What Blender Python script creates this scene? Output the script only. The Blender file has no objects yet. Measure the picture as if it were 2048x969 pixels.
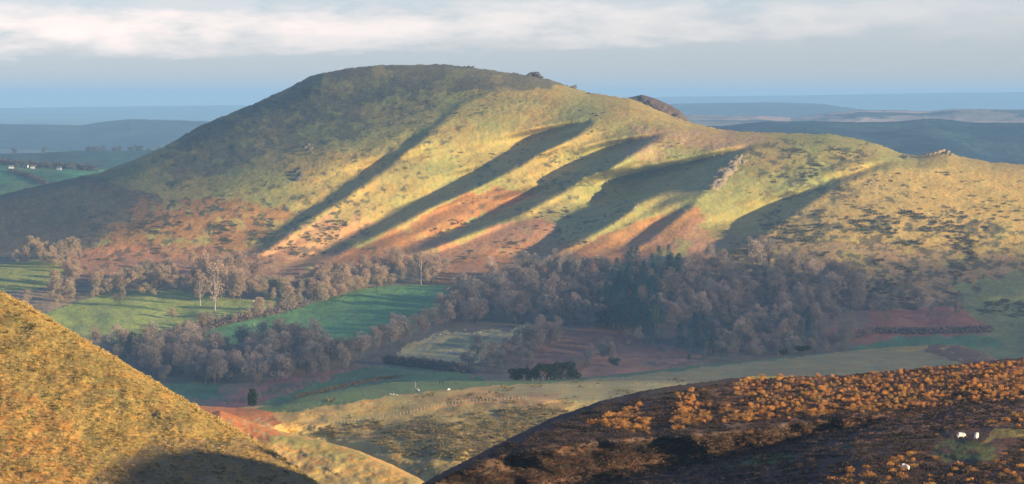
import bpy, math, random
import numpy as np
from mathutils import Vector, Matrix
random.seed(7); RNG = np.random.default_rng(7)
C = bpy.context.scene.collection
R = math.radians
S = bpy.context.scene

# ---------------------------------------------------------------- camera and rays
F = 8000.0; V0 = 195.0; CAMZ = 200.0
TILT = math.atan((484.5 - V0) / F)
cam_d = bpy.data.cameras.new('camera'); cam = bpy.data.objects.new('camera', cam_d); C.objects.link(cam)
cam_d.sensor_width = 36; cam_d.lens = F / 2048 * 36
cam_d.clip_start = 1; cam_d.clip_end = 90000
cam.location = (0, 0, CAMZ); cam.rotation_euler = (math.pi/2 - TILT, 0, 0)
S.camera = cam

SUN_A, SUN_E = R(68), R(10.5)
L = Vector((math.cos(SUN_E)*math.sin(SUN_A), -math.cos(SUN_E)*math.cos(SUN_A), math.sin(SUN_E)))
K = 1/math.tan(SUN_A)                 # metres nearer per metre to the right along a sun ray
M = math.tan(SUN_E)/math.sin(SUN_A)   # rise per metre to the right

def P(u, v, D):
    """the point at ground distance D on the sight line of photo position u, v"""
    u = np.asarray(u, float); v = np.asarray(v, float); D = np.asarray(D, float)
    a = (u-1024)/F; b = (484.5-v)/F
    cy, sy = math.cos(TILT), math.sin(TILT)
    dx = a; dy = cy + b*sy; dz = -sy + b*cy
    t = D/dy
    return np.stack(np.broadcast_arrays(dx*t, D, CAMZ + dz*t), -1)

# ---------------------------------------------------------------- noise, polygons
def hashn(ix, iy, seed):
    n = (ix.astype(np.int64)*374761393 + iy.astype(np.int64)*668265263 + seed*974711) & 0x7fffffff
    n = (n ^ (n >> 13)) * 1274126177 & 0x7fffffff
    n = (n ^ (n >> 16)) & 0xffff
    return n/65535.0
def vnoise(x, y, seed=0):
    ix = np.floor(x); iy = np.floor(y); fx = x-ix; fy = y-iy
    fx = fx*fx*(3-2*fx); fy = fy*fy*(3-2*fy)
    a = hashn(ix, iy, seed); b = hashn(ix+1, iy, seed); c = hashn(ix, iy+1, seed); d = hashn(ix+1, iy+1, seed)
    return (a*(1-fx)+b*fx)*(1-fy) + (c*(1-fx)+d*fx)*fy
def fbm(x, y, octv=4, seed=0, gain=.5):
    x = np.asarray(x, float); y = np.asarray(y, float)
    s = 0; a = 1; t = 0
    for i in range(octv):
        s = s + a*vnoise(x*2**i+17.3*i, y*2**i-9.1*i, seed+i); t += a; a *= gain
    return s/t*2-1
def inpoly(u, v, poly):
    inside = np.zeros(np.broadcast(u, v).shape, bool)
    n = len(poly)
    for i in range(n):
        x0, y0 = poly[i]; x1, y1 = poly[(i+1) % n]
        if y0 == y1: continue
        c = ((y0 > v) != (y1 > v)) & (u < (x1-x0)*(v-y0)/(y1-y0)+x0)
        inside ^= c
    return inside
def curve(pts):
    xs = np.array([p[0] for p in pts], float); ys = np.array([p[1] for p in pts], float)
    return lambda u: np.interp(u, xs, ys)
def smooth(a, n):
    for ax in (0, 1):
        for _ in range(n):
            b = np.pad(a, [(1, 1) if i == ax else (0, 0) for i in (0, 1)], mode='edge')
            a = (b.take(range(0, a.shape[ax]), ax) + 2*a + b.take(range(2, a.shape[ax]+2), ax))/4
    return a

# ---------------------------------------------------------------- tags and meshes
def tag(o, label=None, cat=None, group=None, kind=None):
    if label: o['label'] = label
    if cat: o['category'] = cat
    if group: o['group'] = group
    if kind: o['kind'] = kind
    return o
def link(o, parent=None):
    C.objects.link(o)
    if parent: o.parent = parent
    return o
def empty(name, loc=(0, 0, 0), rz=0, sc=1):
    o = bpy.data.objects.new(name, None); C.objects.link(o)
    o.location = loc; o.rotation_euler = (0, 0, rz); o.scale = (sc,)*3 if not isinstance(sc, tuple) else sc
    o.empty_display_size = .1
    return o
def mesh_np(name, verts, faces, mats, smooth_sh=False, col=None, midx=None):
    me = bpy.data.meshes.new(name)
    verts = np.asarray(verts, np.float32); faces = np.asarray(faces, np.int32)
    k = faces.shape[1]
    me.vertices.add(len(verts)); me.vertices.foreach_set('co', verts.ravel())
    me.loops.add(faces.size); me.loops.foreach_set('vertex_index', faces.ravel())
    me.polygons.add(len(faces)); me.polygons.foreach_set('loop_start', np.arange(len(faces), dtype=np.int32)*k)
    if smooth_sh: me.polygons.foreach_set('use_smooth', np.ones(len(faces), bool))
    if midx is not None: me.polygons.foreach_set('material_index', np.asarray(midx, np.int32))
    me.update(calc_edges=True); me.validate()
    if col is not None:
        at = me.color_attributes.new('cover', 'FLOAT_COLOR', 'POINT')
        c4 = np.ones((len(verts), 4), np.float32); c4[:, :3] = col
        at.data.foreach_set('color', c4.ravel())
    for m in (mats if isinstance(mats, (list, tuple)) else [mats]): me.materials.append(m)
    return me
def obj(name, me, parent=None):
    return link(bpy.data.objects.new(name, me), parent)

# ---------------------------------------------------------------- materials
def ground_mat(name, nscale=.06, bump=.6, bscale=.5, contrast=.35, hue=(1.12, .95, .8), fine=2.0, sx=1.0):
    m = bpy.data.materials.new(name); m.use_nodes = True; N = m.node_tree.nodes; Lk = m.node_tree.links
    bs = N['Principled BSDF']; bs.inputs['Roughness'].default_value = .95; bs.inputs['Specular IOR Level'].default_value = .1
    at = N.new('ShaderNodeVertexColor'); at.layer_name = 'cover'
    tc = N.new('ShaderNodeTexCoord'); mp = N.new('ShaderNodeMapping'); Lk.new(tc.outputs['Object'], mp.inputs['Vector'])
    mp.inputs['Scale'].default_value = (sx, 1, 1)
    def noise(sc, det):
        n = N.new('ShaderNodeTexNoise'); n.inputs['Scale'].default_value = sc; n.inputs['Detail'].default_value = det
        n.inputs['Roughness'].default_value = .65; Lk.new(mp.outputs['Vector'], n.inputs['Vector']); return n
    n1 = noise(nscale, 6); n2 = noise(fine, 4); n3 = noise(bscale, 6)
    mr = N.new('ShaderNodeMapRange'); Lk.new(n1.outputs['Fac'], mr.inputs['Value'])
    mr.inputs['From Min'].default_value = .3; mr.inputs['From Max'].default_value = .7
    mr.inputs['To Min'].default_value = 1-contrast; mr.inputs['To Max'].default_value = 1+contrast
    mr2 = N.new('ShaderNodeMapRange'); Lk.new(n2.outputs['Fac'], mr2.inputs['Value'])
    mr2.inputs['From Min'].default_value = .3; mr2.inputs['From Max'].default_value = .7
    mr2.inputs['To Min'].default_value = 1-contrast; mr2.inputs['To Max'].default_value = 1+contrast
    mu = N.new('ShaderNodeMath'); mu.operation = 'MULTIPLY'; Lk.new(mr.outputs[0], mu.inputs[0]); Lk.new(mr2.outputs[0], mu.inputs[1])
    vm = N.new('ShaderNodeVectorMath'); vm.operation = 'SCALE'; Lk.new(at.outputs['Color'], vm.inputs[0]); Lk.new(mu.outputs[0], vm.inputs['Scale'])
    tint = N.new('ShaderNodeMix'); tint.data_type = 'RGBA'; tint.blend_type = 'MULTIPLY'
    n4 = noise(nscale*2.7, 3)
    mr3 = N.new('ShaderNodeMapRange'); Lk.new(n4.outputs['Fac'], mr3.inputs['Value']); mr3.inputs['From Min'].default_value = .45; mr3.inputs['From Max'].default_value = .65
    Lk.new(mr3.outputs[0], tint.inputs['Factor']); Lk.new(vm.outputs[0], tint.inputs['A']); tint.inputs['B'].default_value = (*hue, 1)
    Lk.new(tint.outputs['Result'], bs.inputs['Base Color'])
    bp = N.new('ShaderNodeBump'); bp.inputs['Strength'].default_value = 1; bp.inputs['Distance'].default_value = bump
    Lk.new(n3.outputs['Fac'], bp.inputs['Height']); Lk.new(bp.outputs['Normal'], bs.inputs['Normal'])
    return m
def plain(name, col, rough=.9, var=.25, sc=1.0, alt=None):
    m = bpy.data.materials.new(name); m.use_nodes = True; N = m.node_tree.nodes; Lk = m.node_tree.links
    bs = N['Principled BSDF']; bs.inputs['Roughness'].default_value = rough; bs.inputs['Specular IOR Level'].default_value = .15
    oi = N.new('ShaderNodeObjectInfo'); tc = N.new('ShaderNodeTexCoord'); n = N.new('ShaderNodeTexNoise')
    n.inputs['Scale'].default_value = sc; n.inputs['Detail'].default_value = 3; Lk.new(tc.outputs['Object'], n.inputs['Vector'])
    ad = N.new('ShaderNodeMath'); Lk.new(oi.outputs['Random'], ad.inputs[0]); Lk.new(n.outputs['Fac'], ad.inputs[1])
    mr = N.new('ShaderNodeMapRange'); Lk.new(ad.outputs[0], mr.inputs['Value']); mr.inputs['From Min'].default_value = .3; mr.inputs['From Max'].default_value = 1.7
    mr.inputs['To Min'].default_value = 1-var; mr.inputs['To Max'].default_value = 1+var
    vm = N.new('ShaderNodeVectorMath'); vm.operation = 'SCALE'; vm.inputs[0].default_value = col; Lk.new(mr.outputs[0], vm.inputs['Scale'])
    if alt:
        mx = N.new('ShaderNodeMix'); mx.data_type = 'RGBA'; mx.inputs['A'].default_value = (*col, 1); mx.inputs['B'].default_value = (*alt, 1)
        fr = N.new('ShaderNodeMath'); fr.operation = 'MULTIPLY'; fr.inputs[1].default_value = 7.31; Lk.new(oi.outputs['Random'], fr.inputs[0])
        fc = N.new('ShaderNodeMath'); fc.operation = 'FRACT'; Lk.new(fr.outputs[0], fc.inputs[0])
        nn = N.new('ShaderNodeTexNoise'); nn.inputs['Scale'].default_value = sc*.6; Lk.new(tc.outputs['Object'], nn.inputs['Vector'])
        m2 = N.new('ShaderNodeMapRange'); Lk.new(nn.outputs['Fac'], m2.inputs['Value']); m2.inputs['From Min'].default_value = .4; m2.inputs['From Max'].default_value = .62
        av = N.new('ShaderNodeMath'); av.operation = 'ADD'; av.use_clamp = True; Lk.new(m2.outputs[0], av.inputs[0])
        hf = N.new('ShaderNodeMath'); hf.operation = 'MULTIPLY_ADD'; hf.inputs[1].default_value = .6; hf.inputs[2].default_value = -.3; Lk.new(fc.outputs[0], hf.inputs[0]); Lk.new(hf.outputs[0], av.inputs[1])
        Lk.new(av.outputs[0], mx.inputs['Factor'])
        Lk.new(mx.outputs['Result'], vm.inputs[0])
    Lk.new(vm.outputs[0], bs.inputs['Base Color'])
    return m
m_hill = ground_mat('hill_grass', .05, 1.2, .22, .22, (1.08, .93, .8), .35)
m_valley = m_hill
m_far = ground_mat('far_land', .01, 4, .02, .3, (.9, 1, .8), .05)
m_left = ground_mat('tussock_grass', .14, .55, 1.1, .24, (1.1, .90, .68), 1.3)
m_saddle = ground_mat('saddle_grass', .06, .5, .45, .18, (1.15, .9, .7), 1.0)
m_right = ground_mat('heather_moor', .15, .5, 1.2, .3, (1.25, .8, .6), 2.2)
m_rock = plain('grey_rock', (.19, .15, .085), .9, .35, .8)
m_rockd = plain('dark_rock', (.07, .06, .05), .9, .35, .8)
m_twig = plain('bare_twigs', (.36, .235, .135), .95, .35, .15, (.25, .20, .11))  # twigs of the sunlit trees, warm light put into the colour
m_twig_shade = plain('shade_twigs', (.33, .24, .16), .95, .55, .15, (.17, .17, .115))  # same twigs for the shaded woods, shade put into the colour
m_bark = plain('bark', (.11, .085, .065), .95, .2, .5)
m_birch = plain('pale_bark', (.35, .30, .25), .95, .2, .5)
m_pine = plain('pine_needles', (.022, .14, .105), .9, .35, .3)
m_ever = plain('evergreen_leaves', (.028, .045, .022), .9, .3, .3)
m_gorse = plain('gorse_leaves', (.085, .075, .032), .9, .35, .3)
m_gorse2 = plain('sunlit_gorse_leaves', (.17, .12, .04), .9, .4, .5, (.10, .095, .035))  # lit copy of the gorse, sunlight put into its colour
m_gorseo = plain('rimlit_gorse_leaves', (.46, .21, .05), .9, .45, .5, (.21, .15, .045))  # orange rim light of the low sun put into the gorse colour
m_gorsed = plain('dark_heather', (.062, .044, .028), .95, .35, .35)
m_wool = plain('wool', (.6, .55, .46), .95, .1, 5)
m_hedge = plain('hedge_twigs', (.16, .115, .085), .95, .3, .2)
m_white = plain('white_render', (.5, .49, .46), .8, .05, 1)
m_slate = plain('slate', (.10, .10, .11), .7, .15, 1)
m_wood = plain('weathered_post', (.40, .34, .26), .9, .15, 2)
m_dark = plain('dark_cloth', (.02, .022, .03), .9, .1, 3)
m_red = plain('red_cloth', (.30, .04, .04), .9, .1, 3)
m_skin = plain('skin', (.50, .30, .22), .7, .05, 3)
m_glass = plain('window_glass', (.03, .035, .04), .2, .1, 3)
m_face = plain('dark_face', (.06, .05, .045), .9, .1, 3)

# ---------------------------------------------------------------- the long hill and its valley
sil_main = curve([(-400, 470), (-200, 430), (0, 390), (60, 376), (110, 365), (200, 345), (260, 325), (330, 293), (400, 252), (470, 223), (520, 203), (560, 184), (620, 154), (645, 146), (700, 137), (750, 131), (830, 130),
                  (890, 129), (940, 134), (1020, 147), (1060, 151), (1100, 160), (1145, 176), (1180, 186), (1260, 198), (1300, 213), (1340, 231), (1380, 245), (1450, 261), (1530, 265), (1600, 268),
                  (1660, 268), (1720, 279), (1760, 290), (1805, 308), (1835, 311), (1870, 305), (1895, 305), (1920, 313), (1980, 325), (2048, 329), (2200, 333), (2500, 345)])
Dv = curve([(60, 3285), (100, 3250), (130, 3223), (250, 3117), (400, 2990), (520, 2880), (600, 2760), (700, 2560), (800, 2350), (900, 2200)])
bands = [
 [(992,179),(930,204),(889,241),(827,295),(765,344),(683,402),(621,440),(533,502),(493,522),(490,508),(524,480),(581,435),(641,400),(683,369),(744,328),(806,282),(864,245),(900,212),(940,190)],
 [(1198,237),(1149,274),(1091,305),(1013,348),(955,377),(889,406),(827,435),(765,468),(724,483),(683,508),(641,524),(560,555),(560,545),(633,508),(683,479),(724,455),(806,410),(889,373),(951,336),(1021,299),(1066,264),(1116,249)],
 [(1350,259),(1297,286),(1260,311),(1219,344),(1170,361),(1095,402),(1033,435),(971,455),(889,491),(823,512),(806,504),(848,480),(930,447),(992,414),(1046,385),(1095,348),(1157,315),(1211,290),(1236,278),(1300,272)],
 [(1566,271),(1501,299),(1459,322),(1430,345),(1422,368),(1400,385),(1345,378),(1300,395),(1268,412),(1262,425),(1219,451),(1170,478),(1054,537),(1000,550),(1000,532),(1075,487),(1120,456),(1124,435),(1178,414),(1215,377),(1227,352),(1320,329),(1422,310),(1510,289)],
 [(1408,385),(1375,419),(1343,447),(1296,484),(1240,512),(1235,500),(1250,489),(1306,443),(1385,400)],
 [(1815,311),(1765,336),(1691,361),(1640,396),(1594,424),(1547,456),(1491,494),(1440,512),(1412,498),(1450,475),(1473,438),(1529,410),(1575,389),(1645,368),(1714,343),(1765,326)],
]
soft_main = [(1010,150),(992,177),(900,200),(800,232),(720,280),(640,318),(560,352),(450,382),(350,400),(250,435),(180,470),(150,505),(-600,540),(-600,100),(1010,100)]

def relief(u0, u1, v0, v1, step, bandpolys, softpoly, m, Dmean, decay=95., amp=1.0, softrate=1.0, bsm=2, fall=0., back=.45, xs=5):
    """relief of spurs: walking away from the sun, every band recedes behind the sun's grazing line, every slope between comes forward again"""
    na = int((u1-u0)/step)+1; top = v0 - m*(u1-u0); nb = int((v1-top)/step)+1
    a = np.arange(na)*step; b = top + np.arange(nb)*step
    UU = (u1 - a)[None, :] + 0*b[:, None]; VV = b[:, None] + m*a[None, :]
    msk = np.zeros(UU.shape, bool)
    for p in bandpolys: msk |= inpoly(UU, VV, p)
    sof = inpoly(UU, VV, softpoly) if softpoly else np.zeros_like(msk)
    start = np.zeros(UU.shape, int); end = np.zeros(UU.shape, int)
    cur = np.zeros(nb, int)
    for i in range(na):
        cur = np.where(msk[:, i] & (msk[:, i-1] if i else False), cur, i); start[:, i] = cur
    cur = np.full(nb, na-1)
    for i in range(na-1, -1, -1):
        nx = msk[:, i+1] if i < na-1 else np.zeros(nb, bool)
        cur = np.where(msk[:, i] & nx, cur, i); end[:, i] = cur
    idx = np.arange(na)[None, :]
    p = (idx-start)/np.maximum(1, end-start)
    nxt = np.full(nb, 0); run = np.zeros(UU.shape)
    dist = np.full(nb, 1e9)
    for i in range(na-1, -1, -1):
        dist = np.where(msk[:, i], 0, dist+1); run[:, i] = dist
    mpx = Dmean/F*step
    sofs = smooth(sof.astype(float), 36)
    delta = np.zeros(UU.shape); d = np.zeros(nb)
    for i in range(na):
        rb = (K*mpx+fall*step)*(1.70-1.15*p[:, i])*amp
        rs = (K*mpx+fall*step)*softrate
        if i: lvl = np.where(msk[:, i-1] & ~msk[:, i], d, lvl); rlen = np.where(msk[:, i-1] & ~msk[:, i], np.minimum(run[:, i], 130.), rlen)
        else: lvl = np.zeros(nb); rlen = np.full(nb, 130.)
        rl = np.where(d > back*lvl, -(1-back)*lvl/np.maximum(rlen, 8), 0)
        d = d + np.where(msk[:, i], rb, sofs[:, i]*rs + (1-sofs[:, i])*rl)
        delta[:, i] = d
    delta = smooth(delta, bsm)
    def sm0(x, n):
        for _ in range(n):
            q_ = np.pad(x, [(1, 1), (0, 0)], mode='edge'); x = (q_[:-2]+2*x+q_[2:])/4
        return x
    delta = sm0(delta, xs); wide = sm0(delta, 90)
    since = np.zeros(UU.shape); c_ = np.zeros(nb)
    for i in range(na):
        c_ = np.where(msk[:, i], 0, c_+1); since[:, i] = c_
    ahead = np.clip(run/14., 0, 1)
    wgt = smooth(np.clip(since/22., 0, 1)*ahead, 3); delta = delta*(1-wgt) + wide*wgt
    def f(u, v):
        aa = np.clip((u1-u)/step, 0, na-1.001); bb = np.clip((v - m*(u1-u) - top)/step, 0, nb-1.001)
        i = aa.astype(int); j = bb.astype(int); fa = aa-i; fb = bb-j
        return (delta[j, i]*(1-fa)+delta[j, i+1]*fa)*(1-fb) + (delta[j+1, i]*(1-fa)+delta[j+1, i+1]*fa)*fb
    return f
rel_main = relief(-400, 2500, 60, 900, 4, bands, soft_main, .195, 3100, decay=110., softrate=.74, fall=.17, bsm=1, xs=3)
def D_main(u, v):
    u = np.asarray(u, float); v = np.asarray(v, float)
    dv = np.maximum(0, v - sil_main(u))
    fade = np.clip((600-v)/90, 0, 1)
    d = Dv(v) + rel_main(u, v)*fade + 60*np.exp(-dv/11)
    d = d + np.log1p(np.exp((u-1720)/60.))*60*.20
    d = d + fbm(u/170, v/90, 4, 3)*4*np.clip(dv/40, .0, 1) + fbm(u/24+v/60, v/15, 4, 5, .6)*1.2*np.clip(dv/10, 0, 1)
    # rolling meadow ground in the valley
    d = d + np.clip((v-560)/40, 0, 1)*(fbm(u/120, v/38, 3, 21)*16)
    return d

GRASS = (.31, .235, .062); GRASSG = (.215, .215, .058); STRAW = (.33, .25, .11); RUST = (.27, .13, .038); HEATH = (.07, .055, .038)
FIELD = (.12, .28, .085); FIELDY = (.24, .27, .06); FIELDP = (.52, .43, .15); VALE = (.17, .145, .085); DARKG = (.05, .055, .03)
def painter(u, v, base, jitter=14., sc=26., seed=50, an=1.9):
    col = np.zeros(u.shape+(3,)); col[:] = base
    ju = u + fbm(u/sc, v/sc*1.6, 4, seed, .6)*jitter*2; jv = v + fbm(u/sc, v/sc*1.6, 4, seed+9, .6)*jitter
    def paint(poly, c, s=1., sharp=False, mottle=None, thr=0.):
        w = inpoly(u if sharp else ju, v if sharp else jv, poly).astype(float)*s
        if mottle is not None: w = w*np.clip((fbm(u/mottle, v/mottle*an, 4, seed+31, .65)+thr)*5+.5, 0, 1)
        col[:] = col*(1-w[..., None]) + np.array(c)*w[..., None]
    return col, paint

def sheet(name, us, vb, vs, Dfun, nrow, mat, paintfn, back=(20, 12., .45), label=None, jag=0.8):
    us = np.asarray(us, float); n = len(us)
    s = np.linspace(0, 1, nrow)
    bot = vb(us) if callable(vb) else np.full(n, float(vb))
    top = vs(us) + fbm(us/9., us*0, 4, 77, .7)*jag
    V = bot[None, :]*(1-s[:, None]) + top[None, :]*s[:, None]; U = np.broadcast_to(us, V.shape)
    pts = P(U, V, Dfun(U, V))
    col = paintfn(U, V)
    nb, stp, sl = back
    j = np.arange(1, nb+1)[:, None]
    dy = stp*j; last = pts[-1]
    drop = sl*dy*dy/(dy+3*stp)
    bk = np.stack([last[None, :, 0]*(1+dy/last[None, :, 1]), last[None, :, 1]+dy, last[None, :, 2]-drop], -1)
    pts = np.concatenate([pts, bk], 0); col = np.concatenate([col, np.repeat(col[-1:], nb, 0)], 0)
    # the land goes on past the picture: it falls away towards the viewer and to both sides
    dist = float(last[:, 1].mean()); st_ = dist*.012
    j = np.arange(14, 0, -1)[:, None]; dy = st_*j; fr = pts[0]
    fw = np.stack([fr[None, :, 0]+0*dy, fr[None, :, 1]-dy, fr[None, :, 2]-.35*dy*dy/(dy+2*st_)], -1)
    pts = np.concatenate([fw, pts], 0); col = np.concatenate([np.repeat(col[:1], 14, 0), col], 0)
    for side in (-1, 1):
        e_ = pts[:, :1] if side < 0 else pts[:, -1:]; ce = col[:, :1] if side < 0 else col[:, -1:]
        k = np.arange(1, 17)[None, :]; dx = st_*k
        ex = np.stack([e_[..., 0]+side*dx, e_[..., 1]+0*dx, e_[..., 2]-.30*dx*dx/(dx+4*st_)+fbm(dx/40+0*e_[..., 1], e_[..., 1]/40, 3, 99)*st_*.25*np.clip(k/4, 0, 1)], -1); cx = np.repeat(ce, 16, 1)
        if side < 0: pts = np.concatenate([ex[:, ::-1], pts], 1); col = np.concatenate([cx, col], 1)
        else: pts = np.concatenate([pts, ex], 1); col = np.concatenate([col, cx], 1)
    pts[..., 2] = np.maximum(pts[..., 2], CAMZ-216)
    nr, n = pts.shape[:2]
    ii = np.arange(nr*n).reshape(nr, n)
    f = np.stack([ii[:-1, :-1], ii[:-1, 1:], ii[1:, 1:], ii[1:, :-1]], -1).reshape(-1, 4)
    me = mesh_np(name, pts.reshape(-1, 3), f, mat, True, col.reshape(-1, 3))
    return tag(obj(name, me), kind='structure', label=label)

def paint_main(U, V):
    g = np.array(GRASS); t = np.clip(fbm(U/90, V/45, 4, 11)*1.2+.5, 0, 1)[..., None]
    base = g*t + np.array(GRASSG)*(1-t)
    col, pt = painter(U, V, base)
    # broad zones
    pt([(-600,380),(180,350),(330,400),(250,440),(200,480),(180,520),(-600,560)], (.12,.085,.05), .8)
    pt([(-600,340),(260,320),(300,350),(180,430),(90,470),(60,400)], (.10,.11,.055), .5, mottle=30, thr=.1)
    pt([(-600,520),(200,500),(560,545),(900,520),(1150,500),(1400,520),(1700,560),(2600,620),(2600,1000),(-600,1000)], VALE)
    pt([(1700,345),(2048,335),(2600,350),(2600,640),(1700,600),(1430,540),(1480,470),(1600,420)], (.38,.27,.072), .75, mottle=50, thr=.25)
    pt([(1200,500),(1500,470),(2600,560),(2600,700),(1200,640)], (.22,.15,.08), .6, mottle=50, thr=.2)
    pt([(1260,250),(1450,262),(1560,270),(1480,300),(1380,300),(1290,330),(1240,300)], (.30,.19,.10), .6, mottle=30, thr=.1)
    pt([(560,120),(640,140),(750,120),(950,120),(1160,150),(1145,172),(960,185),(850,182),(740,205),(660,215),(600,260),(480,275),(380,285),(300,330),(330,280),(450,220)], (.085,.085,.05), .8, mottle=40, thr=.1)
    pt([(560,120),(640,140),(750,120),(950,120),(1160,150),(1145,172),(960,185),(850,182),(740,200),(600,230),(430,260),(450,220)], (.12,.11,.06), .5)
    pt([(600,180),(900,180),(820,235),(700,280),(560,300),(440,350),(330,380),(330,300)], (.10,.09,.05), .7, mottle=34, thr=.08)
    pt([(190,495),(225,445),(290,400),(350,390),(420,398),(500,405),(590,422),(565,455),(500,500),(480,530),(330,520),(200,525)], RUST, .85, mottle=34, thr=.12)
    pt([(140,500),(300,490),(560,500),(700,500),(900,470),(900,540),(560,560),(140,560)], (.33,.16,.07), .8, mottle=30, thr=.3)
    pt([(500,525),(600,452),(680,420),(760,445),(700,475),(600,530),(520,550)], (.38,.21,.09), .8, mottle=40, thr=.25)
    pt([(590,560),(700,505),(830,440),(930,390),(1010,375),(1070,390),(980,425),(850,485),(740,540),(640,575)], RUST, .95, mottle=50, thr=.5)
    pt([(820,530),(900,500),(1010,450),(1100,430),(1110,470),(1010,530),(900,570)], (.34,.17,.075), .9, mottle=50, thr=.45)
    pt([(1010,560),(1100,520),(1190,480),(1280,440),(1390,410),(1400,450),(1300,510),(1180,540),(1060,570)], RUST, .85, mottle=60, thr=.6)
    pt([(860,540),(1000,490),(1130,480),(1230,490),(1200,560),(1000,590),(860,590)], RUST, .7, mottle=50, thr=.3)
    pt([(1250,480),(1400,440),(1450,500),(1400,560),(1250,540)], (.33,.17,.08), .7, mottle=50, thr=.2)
    # dark speckle of low shrubs
    for poly, th in (([(430,420),(700,400),(760,500),(430,530)], -.22), ([(1500,280),(1750,290),(1700,400),(1520,400)], -.12), ([(950,330),(1150,300),(1250,380),(950,450)], -.26),
                     ([(1450,480),(1640,410),(1700,450),(1880,425),(2100,470),(2100,640),(1430,620)], -.06), ([(150,420),(450,380),(450,540),(150,540)], -.18), ([(400,180),(1000,180),(800,420),(300,480)], -.3), ([(1700,360),(2100,360),(2100,460),(1700,460)], -.36)):
        pt(poly, DARKG, .75, mottle=15, thr=th)
    # fields
    pt([(-100,535),(0,530),(70,521),(125,530),(138,560),(60,582),(-100,585)], FIELDY, 1, True)
    pt([(-100,585),(60,582),(138,562),(160,600),(90,628),(-100,640)], (.30,.22,.11), 1)
    pt([(80,632),(150,605),(240,580),(360,582),(480,600),(612,596),(600,610),(470,640),(330,670),(230,690),(150,668)], (.24,.30,.06), 1, True)
    pt([(335,694),(350,680),(470,645),(600,614),(680,590),(750,574),(830,570),(908,572),(905,600),(870,640),(800,672),(690,706),(560,696),(420,692)], FIELD, 1, True)
    pt([(790,718),(808,695),(840,675),(880,662),(1062,656),(1055,685),(1000,705),(935,738),(850,732)], FIELDP, 1)
    pt([(335,694),(350,680),(600,614),(750,574),(908,572),(870,640),(800,672),(690,706),(420,692)], (.17,.32,.10), .6, mottle=46, thr=0.)
    pt([(335,694),(350,680),(600,614),(750,574),(908,572),(870,640),(800,672),(690,706),(420,692)], (.10,.24,.10), .6, mottle=17, thr=-.15)
    pt([(80,632),(240,580),(480,600),(612,596),(470,640),(230,690),(150,668)], (.27,.31,.09), .6, mottle=40, thr=0.)
    pt([(790,718),(880,662),(1062,656),(1000,705),(935,738)], (.30,.30,.14), .7, mottle=22, thr=-.05)
    pt([(840,700),(900,675),(1000,668),(960,685),(900,705)], (.14,.19,.09), .6)
    pt([(530,812),(556,795),(640,765),(745,732),(830,734),(935,748),(1000,765),(930,800),(500,860)], (.075,.15,.06), 1)
    pt([(320,770),(440,766),(442,790),(380,800)], (.06,.15,.07), 1)
    pt([(430,812),(460,790),(600,745),(700,738),(745,728),(640,763),(556,793),(480,820)], (.26,.12,.08), .9)
    pt([(460,800),(560,770),(640,755),(560,790)], (.12,.13,.06), .7)
    pt([(1030,722),(1090,675),(1200,650),(1265,655),(1265,690),(1190,735),(1150,755),(1040,750)], (.27,.13,.065), .95, mottle=40, thr=.6)
    pt([(1150,755),(1200,708),(1280,684),(1345,690),(1400,715),(1400,760),(1150,765)], (.36,.18,.09), .95, mottle=30, thr=.35)
    pt([(1640,678),(1660,655),(1745,655),(1738,622),(1900,608),(1985,635),(1980,655),(1700,690)], (.27,.115,.06), .9, mottle=40, thr=.55)
    pt([(1900,570),(2048,545),(2600,545),(2600,800),(1640,800),(1640,712),(1720,690),(1980,665),(1930,620)], (.16,.19,.065), .9)
    pt([(1690,695),(1800,678),(1975,664),(2010,690),(1900,712),(1700,712)], (.09,.17,.065), 1)
    return col
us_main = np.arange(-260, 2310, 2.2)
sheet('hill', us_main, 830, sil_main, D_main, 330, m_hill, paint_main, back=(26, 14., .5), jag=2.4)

# rocky knoll behind the ridge
sil_kn = curve([(1150, 240), (1230, 202), (1265, 194), (1285, 190), (1310, 197), (1335, 208), (1360, 222), (1380, 245), (1440, 300)])
def D_kn(u, v): return 3420 + 40*np.exp(-np.maximum(0, v-sil_kn(u))/8) - (v-190)*.8 + fbm(u/14, v/10, 4, 8, .65)*9
def paint_kn(U, V):
    col, pt = painter(U, V, (.10,.07,.045)); pt([(1100,180),(1290,180),(1250,230),(1100,260)], (.2,.17,.07), .8); return col
sheet('knoll', np.arange(1150, 1441, 2), 330, sil_kn, D_kn, 60, m_hill, paint_kn, back=(14, 12., .6))

# ---------------------------------------------------------------- the saddle in front of the valley
sil_sad = curve([(-100, 800), (340, 800), (400, 812), (470, 816), (545, 810), (600, 795), (700, 776), (780, 765), (900, 762), (1000, 762), (1100, 759), (1200, 753), (1300, 742), (1400, 730), (1500, 721), (1600, 712), (1700, 702), (1800, 694), (1880, 689), (1920, 691), (1960, 703), (2048, 745), (2300, 800)])
Ds = curve([(660, 1720), (700, 1650), (760, 1510), (800, 1395), (850, 1335), (900, 1297), (969, 1262), (1050, 1235)])
def D_sad(u, v):
    u = np.asarray(u, float); v = np.asarray(v, float)
    dv = np.maximum(0, v - sil_sad(u))
    hollow = 40*np.exp(-((u-600)/150.)**2)*np.clip((v-820)/80, 0, 1)
    return Ds(v) + 22*np.exp(-dv/6) + hollow + fbm(u/130, v/50, 3, 31)*12*np.clip(dv/30, 0, 1) + fbm(u/30, v/12, 4, 32, .6)*1.6*np.clip(dv/8, 0, 1)
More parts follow.
